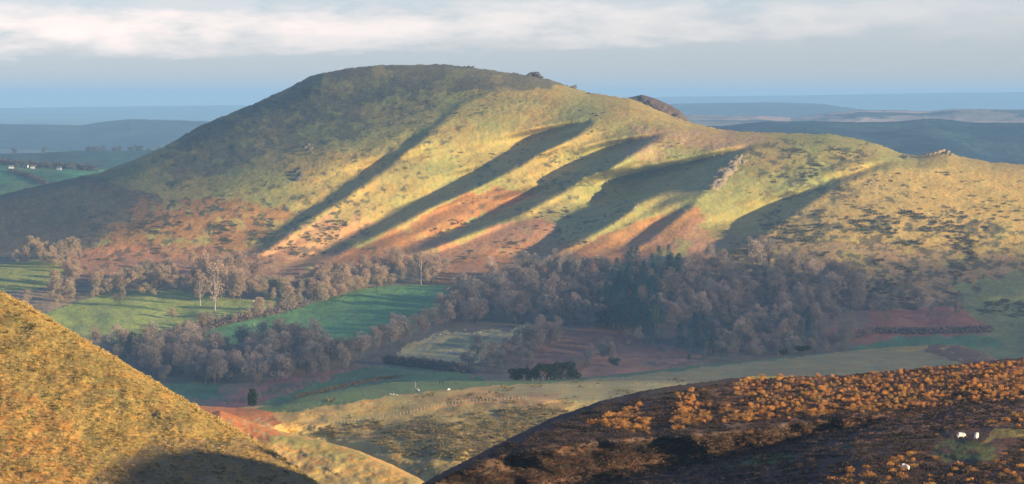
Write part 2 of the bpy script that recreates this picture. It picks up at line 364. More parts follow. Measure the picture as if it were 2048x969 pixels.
def paint_sad(U, V):
    t = np.clip(fbm(U/80, V/30, 4, 12)*1.3+.5, 0, 1)[..., None]
    base = np.array((.44,.30,.09))*t + np.array((.34,.28,.085))*(1-t)
    col, pt = painter(U, V, base, 6, 22, 90)
    pt([(480,830),(560,800),(700,770),(800,758),(1000,750),(1210,742),(1180,760),(960,775),(800,790),(700,805),(560,828)], (.12,.18,.065), 1)
    pt([(1000,766),(1200,745),(1300,735),(1500,712),(1700,690),(1700,700),(1500,728),(1300,748),(1180,762)], (.12,.18,.07), 1)
    pt([(960,780),(1300,748),(1700,702),(1990,700),(2300,740),(2300,900),(1300,820),(1100,800)], (.27,.255,.11), .85)
    pt([(1860,686),(1960,696),(2010,730),(1930,730),(1850,705)], (.15,.10,.065), .9, mottle=18, thr=.4)
    pt([(395,812),(470,815),(545,828),(560,845),(540,862),(470,870),(430,850),(380,820)], (.42,.165,.05), .95, mottle=40, thr=.9)
    pt([(420,830),(520,835),(560,850),(520,870),(440,860)], (.44,.30,.11), .8, mottle=10, thr=-.12)
    pt([(780,845),(900,815),(1050,800),(1150,810),(1100,870),(960,935),(840,960),(760,900)], (.20,.16,.055), .7, mottle=14, thr=.1)
    pt([(880,795),(980,785),(1130,790),(1080,812),(900,812)], (.32,.17,.08), .5, mottle=20, thr=.2)
    return col
sheet('saddle', np.arange(300, 2240, 2.), 1000, sil_sad, D_sad, 150, m_saddle, paint_sad, back=(20, 8., .5))

# golden spur running down to the stream
sil_sp = curve([(300, 850), (440, 822), (500, 842), (560, 862), (640, 880), (720, 903), (780, 928), (835, 955), (880, 985), (960, 1040)])
def D_sp(u, v):
    dv = np.maximum(0, v - sil_sp(u))
    return 1060 - (v-850)*.5 + 14*np.exp(-dv/6) + (u-600)*.03 + fbm(u/50, v/26, 4, 41, .55)*4*np.clip(dv/12, 0, 1)
def paint_sp(U, V):
    col, pt = painter(U, V, (.42,.28,.085), 5, 20, 95)
    pt([(380,800),(540,840),(560,870),(540,880),(480,870),(400,850)], (.42,.165,.05), .95, mottle=40, thr=.9)
    pt([(420,830),(560,850),(520,890),(440,870)], (.44,.30,.11), .8, mottle=10, thr=-.12)
    pt([(540,870),(640,880),(740,915),(700,930),(600,905),(540,890)], (.2,.22,.06), .7, mottle=26, thr=.2)
    pt([(600,890),(860,970),(560,1000)], (.30,.25,.08), .7, mottle=24, thr=.1)
    return col
sheet('spur', np.arange(420, 960, 2.), 1060, sil_sp, D_sp, 90, m_saddle, paint_sp, back=(14, 6., .5))

# ---------------------------------------------------------------- near hillside on the left
sil_l = curve([(-500, 400), (-200, 500), (0, 582), (60, 612), (130, 656), (200, 697), (300, 757), (400, 818), (480, 862), (560, 912), (640, 972), (720, 1030), (800, 1100)])
def D_l(u, v):
    dv = np.maximum(0, v - sil_l(u))
    return 335 + (969-v)*.30 + u*.050 + 9*np.exp(-dv/14) + fbm(u/90, v/60, 3, 61)*3*np.clip(dv/40, 0, 1) + fbm(u/16, v/9, 4, 62, .6)*.75*np.clip(dv/10, .1, 1)
def paint_l(U, V):
    t = np.clip(fbm(U/30, V/24, 6, 13, .75)*1.8+.5, 0, 1)[..., None]
    base = np.array((.42,.27,.07))*t + np.array((.27,.21,.058))*(1-t)
    col, pt = painter(U, V, base, 8, 18, 110, 1.15)
    pt([(-300,700),(60,780),(150,850),(200,980),(-300,1100)], (.42,.20,.05), .6, mottle=28, thr=.1)
    pt([(-300,560),(60,640),(220,720),(150,760),(-300,700)], (.19,.175,.055), .5, mottle=36, thr=.1)
    pt([(-300,520),(400,850),(500,900),(560,1000),(0,1100),(-300,1000)], (.10,.09,.035), .6, mottle=9, thr=-.22)
    pt([(180,960),(300,880),(560,880),(700,1000),(500,1100),(200,1100)], (.20,.15,.07), .7)  # painted shade: ground darkened where the hump shadow falls
    return col
sheet('hillside', np.arange(-420, 800, 1.8), 1110, sil_l, D_l, 300, m_left, paint_l, back=(16, 3., .6), jag=2.2)

# ---------------------------------------------------------------- near moor on the right
sil_r = curve([(700, 1080), (780, 1010), (840, 970), (900, 937), (1000, 887), (1100, 838), (1200, 803), (1300, 779), (1400, 765), (1500, 753), (1620, 753), (1700, 750), (1760, 744), (1850, 735), (1950, 725), (2048, 715), (2400, 690)])
shade_r = [[(860,985),(1000,915),(1130,880),(1300,872),(1450,862),(1600,845),(1750,828),(2060,795),(2060,815),(1900,835),(1760,865),(1700,905),(1690,960),(1600,1100),(800,1100)]]
rel_r = relief(600, 2400, 600, 1150, 4, shade_r, None, .19, 560, decay=300, amp=.5, bsm=22, fall=.118)
def D_r(u, v):
    dv = np.maximum(0, v - sil_r(u))
    d = 470 + (985-v)*.62 - (u-1500)*.010 + 14*np.exp(-dv/10) + rel_r(np.asarray(u, float), np.asarray(v, float))
    return d + fbm(u/110, v/40, 3, 71)*6*np.clip(dv/30, 0, 1) + fbm(u/22, v/10, 4, 72, .6)*1.0*np.clip(dv/8, .1, 1)
def paint_r(U, V):
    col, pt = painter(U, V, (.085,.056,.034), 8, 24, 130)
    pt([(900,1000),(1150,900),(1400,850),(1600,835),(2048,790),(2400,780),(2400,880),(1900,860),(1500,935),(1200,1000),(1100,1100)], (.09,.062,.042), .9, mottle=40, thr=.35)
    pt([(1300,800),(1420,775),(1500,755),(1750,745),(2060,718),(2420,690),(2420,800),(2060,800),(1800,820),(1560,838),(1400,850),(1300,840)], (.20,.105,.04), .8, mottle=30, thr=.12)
    pt([(1400,750),(1500,765),(1400,790),(1250,815),(1100,870),(1250,790)], (.08,.08,.035), .6, mottle=22, thr=.1)
    pt([(1440,925),(1530,905),(1620,900),(1560,925),(1450,945)], (.07,.13,.03), .9)
    pt([(1640,895),(1720,880),(1760,870),(1700,895)], (.07,.12,.03), .8)
    pt([(1860,905),(1880,880),(1960,880),(1990,895),(1990,920),(1900,925)], (.09,.12,.035), .85, mottle=26, thr=.2)
    pt([(1960,885),(1985,862),(2030,858),(2060,868),(1990,880)], (.22,.20,.05), .85, mottle=16, thr=.3)
    pt([(1485,762),(1500,746),(1560,746),(1600,752),(1540,758)], (.36,.33,.07), 1)
    return col
sheet('moor', np.arange(700, 2420, 2.), 1120, sil_r, D_r, 220, m_right, paint_r, back=(20, 5., .45), jag=2.4)

# ---------------------------------------------------------------- added unseen casters: a cloudbank dims the valley, a hillock shades the left slope
def cast_ridge(name, X0, pts, half, base, wiggle=0):
    pts = sorted(pts); ys = np.linspace(pts[0][0], pts[-1][0], 160); zs = np.interp(ys, [p[0] for p in pts], [p[1] for p in pts])
    zs = zs + fbm(ys/90, ys*0, 3, 88)*wiggle
    ks = np.linspace(-1, 1, 25); prof = (1-np.abs(ks))**.8
    X = X0 + ks[None, :]*half + 0*ys[:, None]; Y = ys[:, None]+0*X
    Z = base + (zs[:, None]-base)*prof[None, :] + (fbm(X/40, Y/40, 4, 89))*3*(1-prof[None, :])
    pt = np.stack([X, Y, Z], -1); n0, n1 = X.shape; ii = np.arange(n0*n1).reshape(n0, n1)
    f = np.stack([ii[:-1, :-1], ii[:-1, 1:], ii[1:, 1:], ii[1:, :-1]], -1).reshape(-1, 4)
    me = mesh_np(name, pt.reshape(-1, 3), f, m_hill, True, np.full((n0*n1, 3), (.2, .17, .07)))
    tag(obj(name, me), kind='structure')
def up_sun(pix, Dfun, X0):
    out = []
    for u, v in pix:
        p = P(u, v, Dfun(np.array(float(u)), np.array(float(v)))); dx = X0-p[0]
        out.append((float(p[1]-K*dx), float(p[2]+M*dx)))
    return out
bnd = [(2100, 462), (1900, 492), (1700, 520), (1500, 545), (1300, 530), (1150, 525), (1000, 548), (900, 562), (760, 570), (620, 596), (450, 636), (330, 655), (220, 665)]
XC = 2600
rp = sorted(up_sun(bnd, D_main, XC))
e = []
for y, z in rp:
    if not e or y > e[-1][0]+8: e.append((y, z))
sb = up_sun([(820, 795), (1300, 800)], D_sad, XC)
y0 = sb[0][0]
ridge = [(y0+70, sb[0][1]-60), (y0+95, sb[0][1]-20), (y0+130, sb[0][1]+4), (y0+180, sb[0][1]+14), (y0+300, e[0][1]+14)] + [(y, z-5) for y, z in e] + [(e[-1][0]+110, e[-1][1]-30), (e[-1][0]+260, e[-1][1]-110)]
def shade_cloud_bank(X0, pts, half, base, tau):
    """unseen cloudbank added at the right so the sun reaches the valley weakened"""
    ys = np.linspace(pts[0][0], pts[-1][0], 180); zs = np.interp(ys, [p[0] for p in pts], [p[1] for p in pts]) + fbm(ys/140, ys*0, 4, 88)*5
    endt = np.clip(np.minimum(ys-ys[0], ys[-1]-ys)/60, 0, 1)**.5
    ks = np.linspace(-1, 1, 31); hz = (1-ks**6)
    X = X0 + ks[None, :]*half + 0*ys[:, None]; Y = ys[:, None]+0*X
    mid = base+60
    T = mid + (zs[:, None]-mid)*hz[None, :]*endt[:, None]; B = mid - 55*hz[None, :]*endt[:, None]
    n0, n1 = X.shape; ii = np.arange(n0*n1).reshape(n0, n1)
    q = np.stack([ii[:-1, :-1], ii[:-1, 1:], ii[1:, 1:], ii[1:, :-1]], -1).reshape(-1, 4)
    V_ = np.concatenate([np.stack([X, Y, T], -1).reshape(-1, 3), np.stack([X, Y, B], -1).reshape(-1, 3)])
    me = bpy.data.meshes.new('shade_cloud'); me.from_pydata(V_.tolist(), [], q.tolist()+(q[:, ::-1]+n0*n1).tolist())
    bm_ = __import__('bmesh').new(); bm_.from_mesh(me); __import__('bmesh').ops.remove_doubles(bm_, verts=bm_.verts, dist=.01)
    print('cloud volume', bm_.calc_volume(signed=True), sum(1 for e_ in bm_.edges if not e_.is_manifold)); bm_.to_mesh(me); bm_.free()
    m = bpy.data.materials.new('shade_cloud_vapour'); m.use_nodes = True; N = m.node_tree.nodes; N.remove(N['Principled BSDF'])
    pn = N.new('ShaderNodeVolumePrincipled'); pn.inputs['Color'].default_value = (.95, .95, .95, 1); pn.inputs['Density'].default_value = tau/(2*half)
    pn.inputs['Anisotropy'].default_value = .5; m.node_tree.links.new(pn.outputs[0], N['Material Output'].inputs['Volume']); me.materials.append(m)
    tag(obj('shade_cloud', me), 'unseen cloudbank added at right to dim the sun on the valley', kind='stuff')
print('cloud top', min(z for y, z in ridge), max(z for y, z in ridge), ridge[0][0], ridge[-1][0])
shade_cloud_bank(XC, ridge, 45, CAMZ+80, 1.55)  # added out of view, its top shaped to place the valley shade
lb = sorted(up_sun([(215, 968), (240, 945), (265, 925), (310, 906), (400, 899), (500, 893), (545, 905), (600, 935), (640, 965)], D_l, 150))
l2 = [lb[0]]
for y, z in lb[1:]:
    if y > l2[-1][0]+1.5: l2.append((y, z))
cast_ridge('shade_hillock', 150, [(l2[0][0]-60, CAMZ-60), (l2[0][0]-6, l2[0][1]-12)] + l2 + [(l2[-1][0]+6, l2[-1][1]-12), (l2[-1][0]+60, CAMZ-60)], 70, CAMZ-62, .6)  # unseen rise added so its shadow falls on the near left slope

# ---------------------------------------------------------------- far country
PLZ = CAMZ-122
def plain_sheet():
    ys = np.concatenate([np.linspace(-300, 3000, 12), np.geomspace(3100, 45000, 160)]); xs = np.linspace(-1, 1, 240)
    X = xs[None, :]*(2500+ys[:, None].clip(0)*.35); Y = ys[:, None]+0*X
    Z = PLZ + fbm(X/900, Y/1500, 3, 300)*10 - 60*np.clip((3300-Y)/600, 0, 1) - 12
    q = fbm(X/220, Y/420, 3, 302)
    fld = hashn(np.floor(X/170+q*.7), np.floor(Y/420+q*.5), 5)[..., None]
    col = np.where(fld > .55, np.array((.08, .17, .06)), np.where(fld > .3, np.array((.16, .17, .08)), np.array((.07, .07, .045))))
    pt = np.stack([X, Y, Z], -1); n0, n1 = X.shape; ii = np.arange(n0*n1).reshape(n0, n1)
    f = np.stack([ii[:-1, :-1], ii[:-1, 1:], ii[1:, 1:], ii[1:, :-1]], -1).reshape(-1, 4)
    tag(obj('ground', mesh_np('ground', pt.reshape(-1, 3), f, m_far, True, col.reshape(-1, 3))), kind='structure')
plain_sheet()
def far_hill(name, pts, D, front, backw, cols, rough=4., patch=(120, 300), edge=.8, depthfn=None):
    c = curve(pts); u0, u1 = pts[0][0], pts[-1][0]
    us = np.linspace(u0, u1, int(min(700, (u1-u0)/1.6)))
    top = P(us, c(us), np.full(us.shape, D)); jg = fbm(us/7., us*0, 4, 140+int(D) % 7, .7)*edge*D/F*.8
    s = np.concatenate([np.linspace(-1, 0, 70), np.linspace(0, 1, 16)[1:]])[:, None]
    Y = np.where(s < 0, D+s*front, D+s*backw); X = top[None, :, 0]*Y/D
    prof = np.where(s < 0, np.cos(s*math.pi/2)**1.0, 1-s*s)
    Z = (PLZ-14) + (top[None, :, 2]-(PLZ-14))*prof + jg[None, :]*prof**30 + fbm(X/rough/12, Y/rough/25, 4, 150)*rough*np.sin(np.abs(s)*math.pi)
    q = fbm(X/patch[0], Y/patch[1], 4, 160)
    cell = hashn(np.floor(X/patch[0]+q), np.floor(Y/patch[1]+q), 9)[..., None]
    cc = [np.array(k) for k in cols]
    w = np.clip(q*2+.5, 0, 1)[..., None]
    col = np.where(cell > .66, cc[0], np.where(cell > .33, cc[1], cc[2]))*(.75+.5*w)
    pt = np.stack([X, Y+0*X, Z], -1); n0, n1 = X.shape; ii = np.arange(n0*n1).reshape(n0, n1)
    f = np.stack([ii[:-1, :-1], ii[:-1, 1:], ii[1:, 1:], ii[1:, :-1]], -1).reshape(-1, 4)
    tag(obj(name, mesh_np(name, pt.reshape(-1, 3), f, m_far, True, col.reshape(-1, 3))), kind='structure')
    def at(u, v):   # the front slope point seen at u, v
        ui = np.argmin(abs(us-u)); zz = pt[:70, ui]
        vv = V0 + (CAMZ-zz[:, 2])/zz[:, 1]*F
        k = int(np.argmin(abs(vv-v))); return zz[k]
    return at
WD = (.02, .035, .035); WB = (.06, .045, .035); GR = (.05, .11, .05)
far_hill('hills', [(-500, 222), (-100, 218), (200, 214), (450, 211), (900, 208), (1250, 200), (1330, 194), (1600, 191), (1900, 186), (2100, 184), (2600, 184)], 33000, 6000, 4000, [WB, GR, WB], 8)
far_hill('hills', [(-400, 252), (0, 249), (90, 250), (160, 252), (215, 243), (260, 239), (330, 241), (400, 243), (520, 246), (760, 262)], 12000, 1700, 1500, [WD, WD, (.04, .05, .04)], 5)
at_l3 = far_hill('hills', [(-400, 318), (0, 309), (60, 307), (150, 303), (250, 302), (330, 301), (420, 300), (600, 312)], 6200, 650, 500, [(.025, .06, .04), (.03, .05, .035), (.035, .07, .045)], 3, edge=.4)
at_f = far_hill('fields', [(-400, 322), (0, 327), (60, 331), (120, 334), (200, 338), (300, 352), (420, 372)], 4900, 520, 300, [(.05, .15, .06), (.07, .13, .05), (.04, .12, .05)], 2.5, (60, 170), .4)
far_hill('hills', [(1150, 230), (1290, 214), (1350, 208), (1440, 206), (1560, 205), (1640, 208), (1720, 219), (1800, 228), (2000, 236)], 17000, 2500, 2000, [WD, (.04, .06, .045), WD], 6)
far_hill('hills', [(1150, 250), (1370, 229), (1450, 232), (1520, 231), (1580, 236), (1660, 226), (1720, 221), (1790, 221), (1860, 223), (1910, 218), (1990, 219), (2060, 220), (2500, 216)], 10500, 1500, 1200, [(.34, .23, .16), (.03, .045, .04), (.20, .15, .10)], 5, (160, 160), 1.2)
far_hill('hills', [(1150, 275), (1370, 253), (1450, 252), (1530, 243), (1620, 243), (1720, 245), (1800, 243), (1850, 238), (1880, 238), (1940, 245), (2048, 246), (2500, 240)], 6800, 1200, 900, [(.008, .026, .036), (.012, .034, .040), (.030, .055, .050)], 4, (90, 160), 1.2)  # blue of distant haze put into these ridge colours

# ---------------------------------------------------------------- plant meshes
def tri_cloud(cs, rad, n, length, width, rng, outward=.7, up=.25):
    """n slim triangles spread through lobes cs (x,y,z,r)"""
    w = np.array([c[3]**2 for c in cs]); idx = rng.choice(len(cs), n, p=w/w.sum())
    cc = np.array(cs)[idx]
    d = rng.normal(size=(n, 3)); d /= np.linalg.norm(d, axis=1)[:, None]
    rr = cc[:, 3]*(.45+.6*rng.random(n)**.7)
    p = cc[:, :3] + d*rr[:, None]*np.array([1, 1, rad])
    dirn = d*outward + rng.normal(size=(n, 3))*.45 + np.array([0, 0, up]); dirn /= np.linalg.norm(dirn, axis=1)[:, None]
    side = np.cross(dirn, rng.normal(size=(n, 3))); side /= np.linalg.norm(side, axis=1)[:, None]
    ln = length*(.5+rng.random(n))[:, None]; wd = width*(.6+.8*rng.random(n))[:, None]
    a = p-side*wd; b = p+side*wd; c = p+dirn*ln
    return np.stack([a, b, c], 1).reshape(-1, 3)
def limb(p0, p1, r0, r1, n=5):
    p0 = Vector(p0); p1 = Vector(p1); ax = (p1-p0).normalized(); s = ax.orthogonal().normalized(); t = ax.cross(s)
    v = []
    for p, r in ((p0, r0), (p1, r1)):
        for i in range(n):
            a = 2*math.pi*i/n; v.append(tuple(p+(s*math.cos(a)+t*math.sin(a))*r))
    f = [(i, (i+1) % n, n+(i+1) % n, n+i) for i in range(n)]
    return v, f
def limbs_mesh(name, segs, mat):
    V_, F_ = [], []
    for s in segs:
        v, f = limb(*s); o = len(V_); V_ += v; F_ += [tuple(i+o for i in q) for q in f]
    return mesh_np(name, V_, F_, mat, True)
def tree_lobes(rng, w, h0, h1, n, r):
    out = []
    for i in range(n):
        t = rng.random(); z = h0+(h1-h0)*t; env = w*math.sin(math.pi*(.18+.72*t))**.8
        a = rng.random()*6.283; q = env*math.sqrt(rng.random())
        out.append((q*math.cos(a), q*math.sin(a), z, r*(.7+.6*rng.random())))
    return out
def bare_tree(seed, w=.27, mat=m_twig, bark=m_bark, n=3400, r=.115, h0=.26, h1=.90):
    rng = np.random.default_rng(seed)
    cs = tree_lobes(rng, w, h0, h1, 15, r)
    crown = tri_cloud(cs, 1.1, n, .036, .0075, rng, .7, .25)
    segs = [((0, 0, -.02), (.005, 0, h0*.9), .018, .012), ((.005, 0, h0*.9), (0, .01, h1*.85), .012, .004)]
    for c in cs[:9]: segs.append(((0, 0, h0*.6+.1*rng.random()), (c[0], c[1], c[2]), .009, .003))
    return mesh_np('crown', crown, np.arange(len(crown)).reshape(-1, 3), mat), limbs_mesh('trunk', segs, bark)
def pine_tree(seed, mat=m_pine):
    rng = np.random.default_rng(seed); T = []
    for i in range(1700):
        t = rng.random()**.8; z = .10+.88*t; rr = (.25*(1-t)**.75+.015)*(.35+.7*rng.random())
        a = rng.random()*6.283; c, s = math.cos(a), math.sin(a)
        p = np.array([c*rr, s*rr, z]); o = np.array([c, s, -.25+.5*rng.random()])*.05; sd = np.array([-s, c, 0])*.018
        T += [p-sd, p+sd, p+o]
    return mesh_np('crown', np.array(T), np.arange(len(T)).reshape(-1, 3), mat), limbs_mesh('trunk', [((0, 0, -.02), (0, 0, .96), .016, .003)], m_bark)
def leafy(seed, lobes, n, length, width, mat, name='crown'):
    rng = np.random.default_rng(seed); t = tri_cloud(lobes, .85, n, length, width, rng, .5, .1)
    return mesh_np(name, t, np.arange(len(t)).reshape(-1, 3), mat)
def bush_mesh(seed, mat, n=110, name='gorse_bush', leaf=(.17, .07), flat=.62):
    rng = np.random.default_rng(seed)
    cs = [(rng.normal()*.22, rng.normal()*.22, .25+.18*rng.random(), .27+.1*rng.random()) for _ in range(6)]
    cs += [(0, 0, .25, .38)]
    t = tri_cloud(cs, flat, n, leaf[0], leaf[1], rng, .45, .15)
    return mesh_np(name, t, np.arange(len(t)).reshape(-1, 3), mat)
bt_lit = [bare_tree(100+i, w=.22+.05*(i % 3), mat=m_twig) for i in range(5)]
bt_shade = [bare_tree(200+i, w=.22+.05*(i % 3), mat=m_twig_shade) for i in range(6)]
bt_birch = [bare_tree(260+i, w=.18, mat=m_twig, bark=m_birch, n=1000, r=.1, h0=.3, h1=.92) for i in range(2)]
pines = [pine_tree(300+i) for i in range(3)]
rng_ = np.random.default_rng(5)
round_lobes = [(rng_.normal()*.16, rng_.normal()*.16, .55+.2*rng_.normal(), .2) for _ in range(9)]
evers = [(leafy(400, round_lobes, 1500, .06, .03, m_ever), limbs_mesh('trunk', [((0, 0, -.03), (0, 0, .6), .035, .02)], m_bark))]
flat_lobes = [(x, y, .68+.1*rng_.random(), .19) for x, y in ((-.3, 0), (-.1, .1), (.12, -.05), (.3, .05), (0, 0), (.2, .1), (-.2, -.1))]
evers.append((leafy(401, flat_lobes, 1500, .06, .03, m_ever), limbs_mesh('trunk', [((0, 0, -.03), (0, 0, .6), .03, .02), ((0, 0, .3), (.2, 0, .6), .018, .01), ((0, 0, .3), (-.2, 0, .62), .018, .01)], m_bark)))
cyp_lobes = [(0, 0, z, .17) for z in (.2, .35, .5, .65)] + [(0, 0, .82, .13), (.04, 0, .5, .16), (-.04, 0, .4, .17)]
cypress = (leafy(402, cyp_lobes, 1800, .06, .025, m_ever), limbs_mesh('trunk', [((0, 0, -.03), (0, 0, .5), .03, .02)], m_bark))
shrubs_m = [bush_mesh(500+i, m_twig, 900, 'shrub', (.13, .018), .8) for i in range(3)]

m_fart = plain('far_twigs', (.10, .10, .07), .95, .3, .2)
bt_far = []
for c_, t_ in bt_shade:
    q = c_.copy(); q.materials.clear(); q.materials.append(m_fart); bt_far.append((q, t_))
def put_tree(kind, pair, u, v, hpx, Dfun, label, group, wide=1., sink=0.):
    u = float(u); v = float(v); d = float(Dfun(np.array(u), np.array(v))); p = P(u, v, d); h = hpx*d/F
    o = empty(kind, (float(p[0]), float(p[1]), float(p[2])-sink), random.random()*6.28, (h*wide, h*wide, h))
    tag(o, label, 'tree', group)
    obj('crown', pair[0], o); obj('trunk', pair[1], o)
    return o
trees = []   # (kind, pool, u, v, h, label, group, wide)
def scatter(poly, n, h, pool, label, group, kind='bare_tree', mind=12, seed=1, wide=1.):
    rng = random.Random(seed); us_ = [p[0] for p in poly]; vs_ = [p[1] for p in poly]; got = []; k = 0
    while len(got) < n and k < n*60:
        k += 1; u = rng.uniform(min(us_), max(us_)); v = rng.uniform(min(vs_), max(vs_))
        if not inpoly(np.array(u), np.array(v), poly): continue
        if any(abs(u-a)+1.8*abs(v-b) < mind for a, b in got): continue
        got.append((u, v)); trees.append((kind, rng.choice(pool), u, v, rng.uniform(*h), label, group, wide*rng.uniform(.85, 1.25)))
def along(pts, n, h, pool, label, group, kind='bare_tree', seed=1, jit=5, wide=1.1):
    rng = random.Random(seed); ln = [0]
    for a, b in zip(pts, pts[1:]): ln.append(ln[-1]+math.dist(a, b))
    for i in range(n):
        t = (i+rng.uniform(.2, .8))/n*ln[-1]
        u = np.interp(t, ln, [p[0] for p in pts])+rng.uniform(-jit, jit)*.5; v = np.interp(t, ln, [p[1] for p in pts])+rng.uniform(-jit, jit)*.4
        trees.append((kind, rng.choice(pool), float(u), float(v), rng.uniform(*h), label, group, wide*rng.uniform(.85, 1.2)))
G1 = 'bare trees along the foot of the hill'; G2 = 'bare trees in the shaded valley wood'; G3 = 'bare trees in the large wood'
scatter([(30,530),(60,505),(150,505),(165,530),(120,535)], 14, (28, 44), bt_lit, 'sunlit bare tree in the clump above the small far left field', G1, seed=2)
scatter([(90,590),(150,565),(160,600),(110,605)], 9, (34, 50), bt_lit, 'bare tree in the copse between the small far left field and the meadow', G1, seed=3)
scatter([(0,640),(60,600),(170,590),(160,612),(60,650)], 12, (18, 32), bt_lit, 'low bare tree in the hedge bordering the straw coloured slope at far left', G1, seed=4)
scatter([(180,595),(250,560),(360,560),(360,590),(230,592)], 26, (30, 50), bt_lit, 'sunlit bare tree in the belt above the rolling left meadow', G1, seed=5)
scatter([(365,598),(400,570),(490,565),(510,602),(440,612)], 14, (48, 76), bt_lit, 'tall sunlit bare tree in the clump beside the tallest pale trunked one', G1, seed=6, wide=.9)
scatter([(380,545),(520,535),(560,560),(420,565)], 9, (34, 52), bt_lit, 'bare tree on the rusty lower slope behind the tall clump', G1, seed=61)
scatter([(505,600),(540,578),(600,578),(625,598),(560,606)], 18, (30, 48), bt_lit, 'sunlit bare tree in the belt left of the big green field', G1, seed=7)
scatter([(610,610),(640,575),(760,560),(850,560),(740,580),(640,614)], 38, (32, 56), bt_lit, 'bare tree in the dense belt along the top edge of the big green field', G1, seed=8)
scatter([(690,560),(760,530),(920,545),(900,568),(760,572)], 18, (34, 52), bt_lit, 'bare tree on the hill foot above the right half of the big green field', G1, seed=81)
trees.append(('bare_tree', bt_birch[0], 430, 626, 100, 'tallest sunlit bare tree with a pale trunk at the edge of the left meadow', None, .95))
trees.append(('bare_tree', bt_birch[1], 400, 612, 70, 'bare tree leaning close to the left side of the tallest pale trunked tree', None, 1.1))
trees.append(('bare_tree', bt_lit[2], 240, 612, 26, 'small round pale tree alone in the left meadow', None, 1.5))
trees.append(('bare_tree', bt_lit[1], 346, 638, 22, 'low round bare tree alone in the middle of the left meadow', None, 1.6))
trees.append(('bare_tree', bt_birch[1], 842, 570, 66, 'slender pale trunked tree at the top right corner of the big green field', None, .8))
trees.append(('bare_tree', bt_shade[1], 590, 692, 48, 'rounded bare tree standing in the lower edge of the big green field', None, 1.25))
trees.append(('bare_tree', bt_shade[2], 645, 675, 24, 'small thin tree standing alone in the big green field', None, 1.))
trees.append(('bare_tree', bt_shade[3], 790, 665, 40, 'grey bare tree near the lower right edge of the big green field', None, 1.1))
along([(350,672),(420,655),(500,640),(560,625),(610,612)], 17, (18, 32), bt_lit, 'low bare tree in the hedgerow dividing the meadow from the big green field', 'hedgerow trees between the fields', seed=9)
for u_, v_, h_, l_ in ((403, 660, 34, 'taller bare tree near the left end of the dividing hedgerow'), (520, 640, 44, 'bushy bare tree halfway along the dividing hedgerow'), (575, 628, 54, 'round bare tree near the upper end of the dividing hedgerow')):
    trees.append(('bare_tree', bt_lit[0], u_, v_, h_, l_, None, 1.35))
trees.append(('bare_tree', bt_lit[3], 190, 690, 40, 'round bare tree above the slope of the near left hillside', None, 1.3))
trees.append(('bare_tree', bt_lit[4], 290, 712, 62, 'pale broad bare tree behind the dark ivy covered one', None, 1.15))
scatter([(215,700),(340,705),(480,700),(620,698),(700,728),(690,750),(560,765),(440,772),(330,772),(280,750)], 105, (46, 66), bt_shade, 'bare grey tree in the shaded wood below the big green field', G2, seed=10, mind=11)
along([(690,722),(740,712),(800,690),(850,668),(900,650),(960,640)], 20, (40, 60), bt_shade, 'bare grey tree in the strip of wood between the green field and the pale field', G2, seed=11, jit=9)
along([(450,815),(560,790),(640,770),(690,752)], 16, (12, 24), bt_shade, 'small bare tree along the rusty bank below the shaded wood', G2, seed=12, jit=8)
scatter([(870,640),(900,600),(940,565),(1150,545),(1300,560),(1350,600),(1400,650),(1250,655),(1060,650),(900,655)], 85, (48, 66), bt_shade, 'bare grey tree in the large wood above the pale field', G3, seed=13, mind=16)
scatter([(1290,545),(1500,520),(1700,560),(1760,600),(1640,680),(1560,705),(1420,715),(1400,660),(1350,600)], 100, (40, 62), bt_shade, 'bare grey tree in the large wood right of the dark conifers', G3, seed=14, mind=15)
scatter([(930,752),(940,720),(1000,700),(1080,668),(1150,655),(1180,660),(1060,720),(1060,752)], 34, (38, 54), bt_shade, 'bare grey tree in the thicket right of the pale field', G2, seed=15, mind=11)
scatter([(1100,750),(1180,720),(1260,680),(1290,690),(1180,745)], 15, (26, 44), bt_shade, 'bare grey tree in the thicket between the two rusty banks', G2, seed=16)
scatter([(1400,715),(1470,700),(1700,690),(1690,712),(1440,728)], 22, (34, 54), bt_shade, 'bare tree along the lower right edge of the large wood', G3, seed=17)
scatter([(1720,600),(1900,560),(2020,600),(1900,650),(1720,650)], 14, (20, 34), bt_shade, 'small bare tree scattered on the shaded slope at right', G3, seed=18)
for k_, (pl_, n_, h_, po_) in enumerate((([(180,600),(250,570),(500,575),(620,590),(600,606),(360,596),(230,600)], 40, (16, 30), bt_lit), ([(610,606),(650,578),(760,565),(880,562),(740,580),(650,606)], 34, (18, 32), bt_lit),
        ([(30,532),(60,512),(160,515),(165,560),(120,600),(140,540)], 18, (16, 28), bt_lit), ([(215,720),(340,715),(700,728),(690,752),(560,767),(330,772)], 60, (24, 40), bt_shade),
        ([(880,645),(950,575),(1300,570),(1400,640),(1700,600),(1700,700),(1420,716),(1250,655),(1060,650)], 90, (24, 42), bt_shade), ([(1440,540),(1900,560),(1750,640),(1640,670),(1500,600)], 50, (16, 28), bt_shade))):
    scatter(pl_, n_, h_, po_, 'low bare tree filling the valley belts', 'low trees', seed=70+k_, mind=7, wide=1.3)
PG = 'dark conifers in the large wood'
scatter([(1190,640),(1240,580),(1330,545),(1360,580),(1330,640),(1300,690),(1270,690)], 50, (58, 82), pines, 'dark green conifer in the dense stand in the middle of the large wood', PG, 'pine_tree', seed=19, mind=12)
scatter([(1290,700),(1330,670),(1460,690),(1440,715),(1330,722)], 12, (48, 66), pines, 'dark green conifer at the lower edge of the large wood', PG, 'pine_tree', seed=20)
scatter([(1560,670),(1620,660),(1620,700),(1560,706)], 5, (40, 52), pines, 'dark green conifer among bare trees at the right end of the wood', PG, 'pine_tree', seed=21)
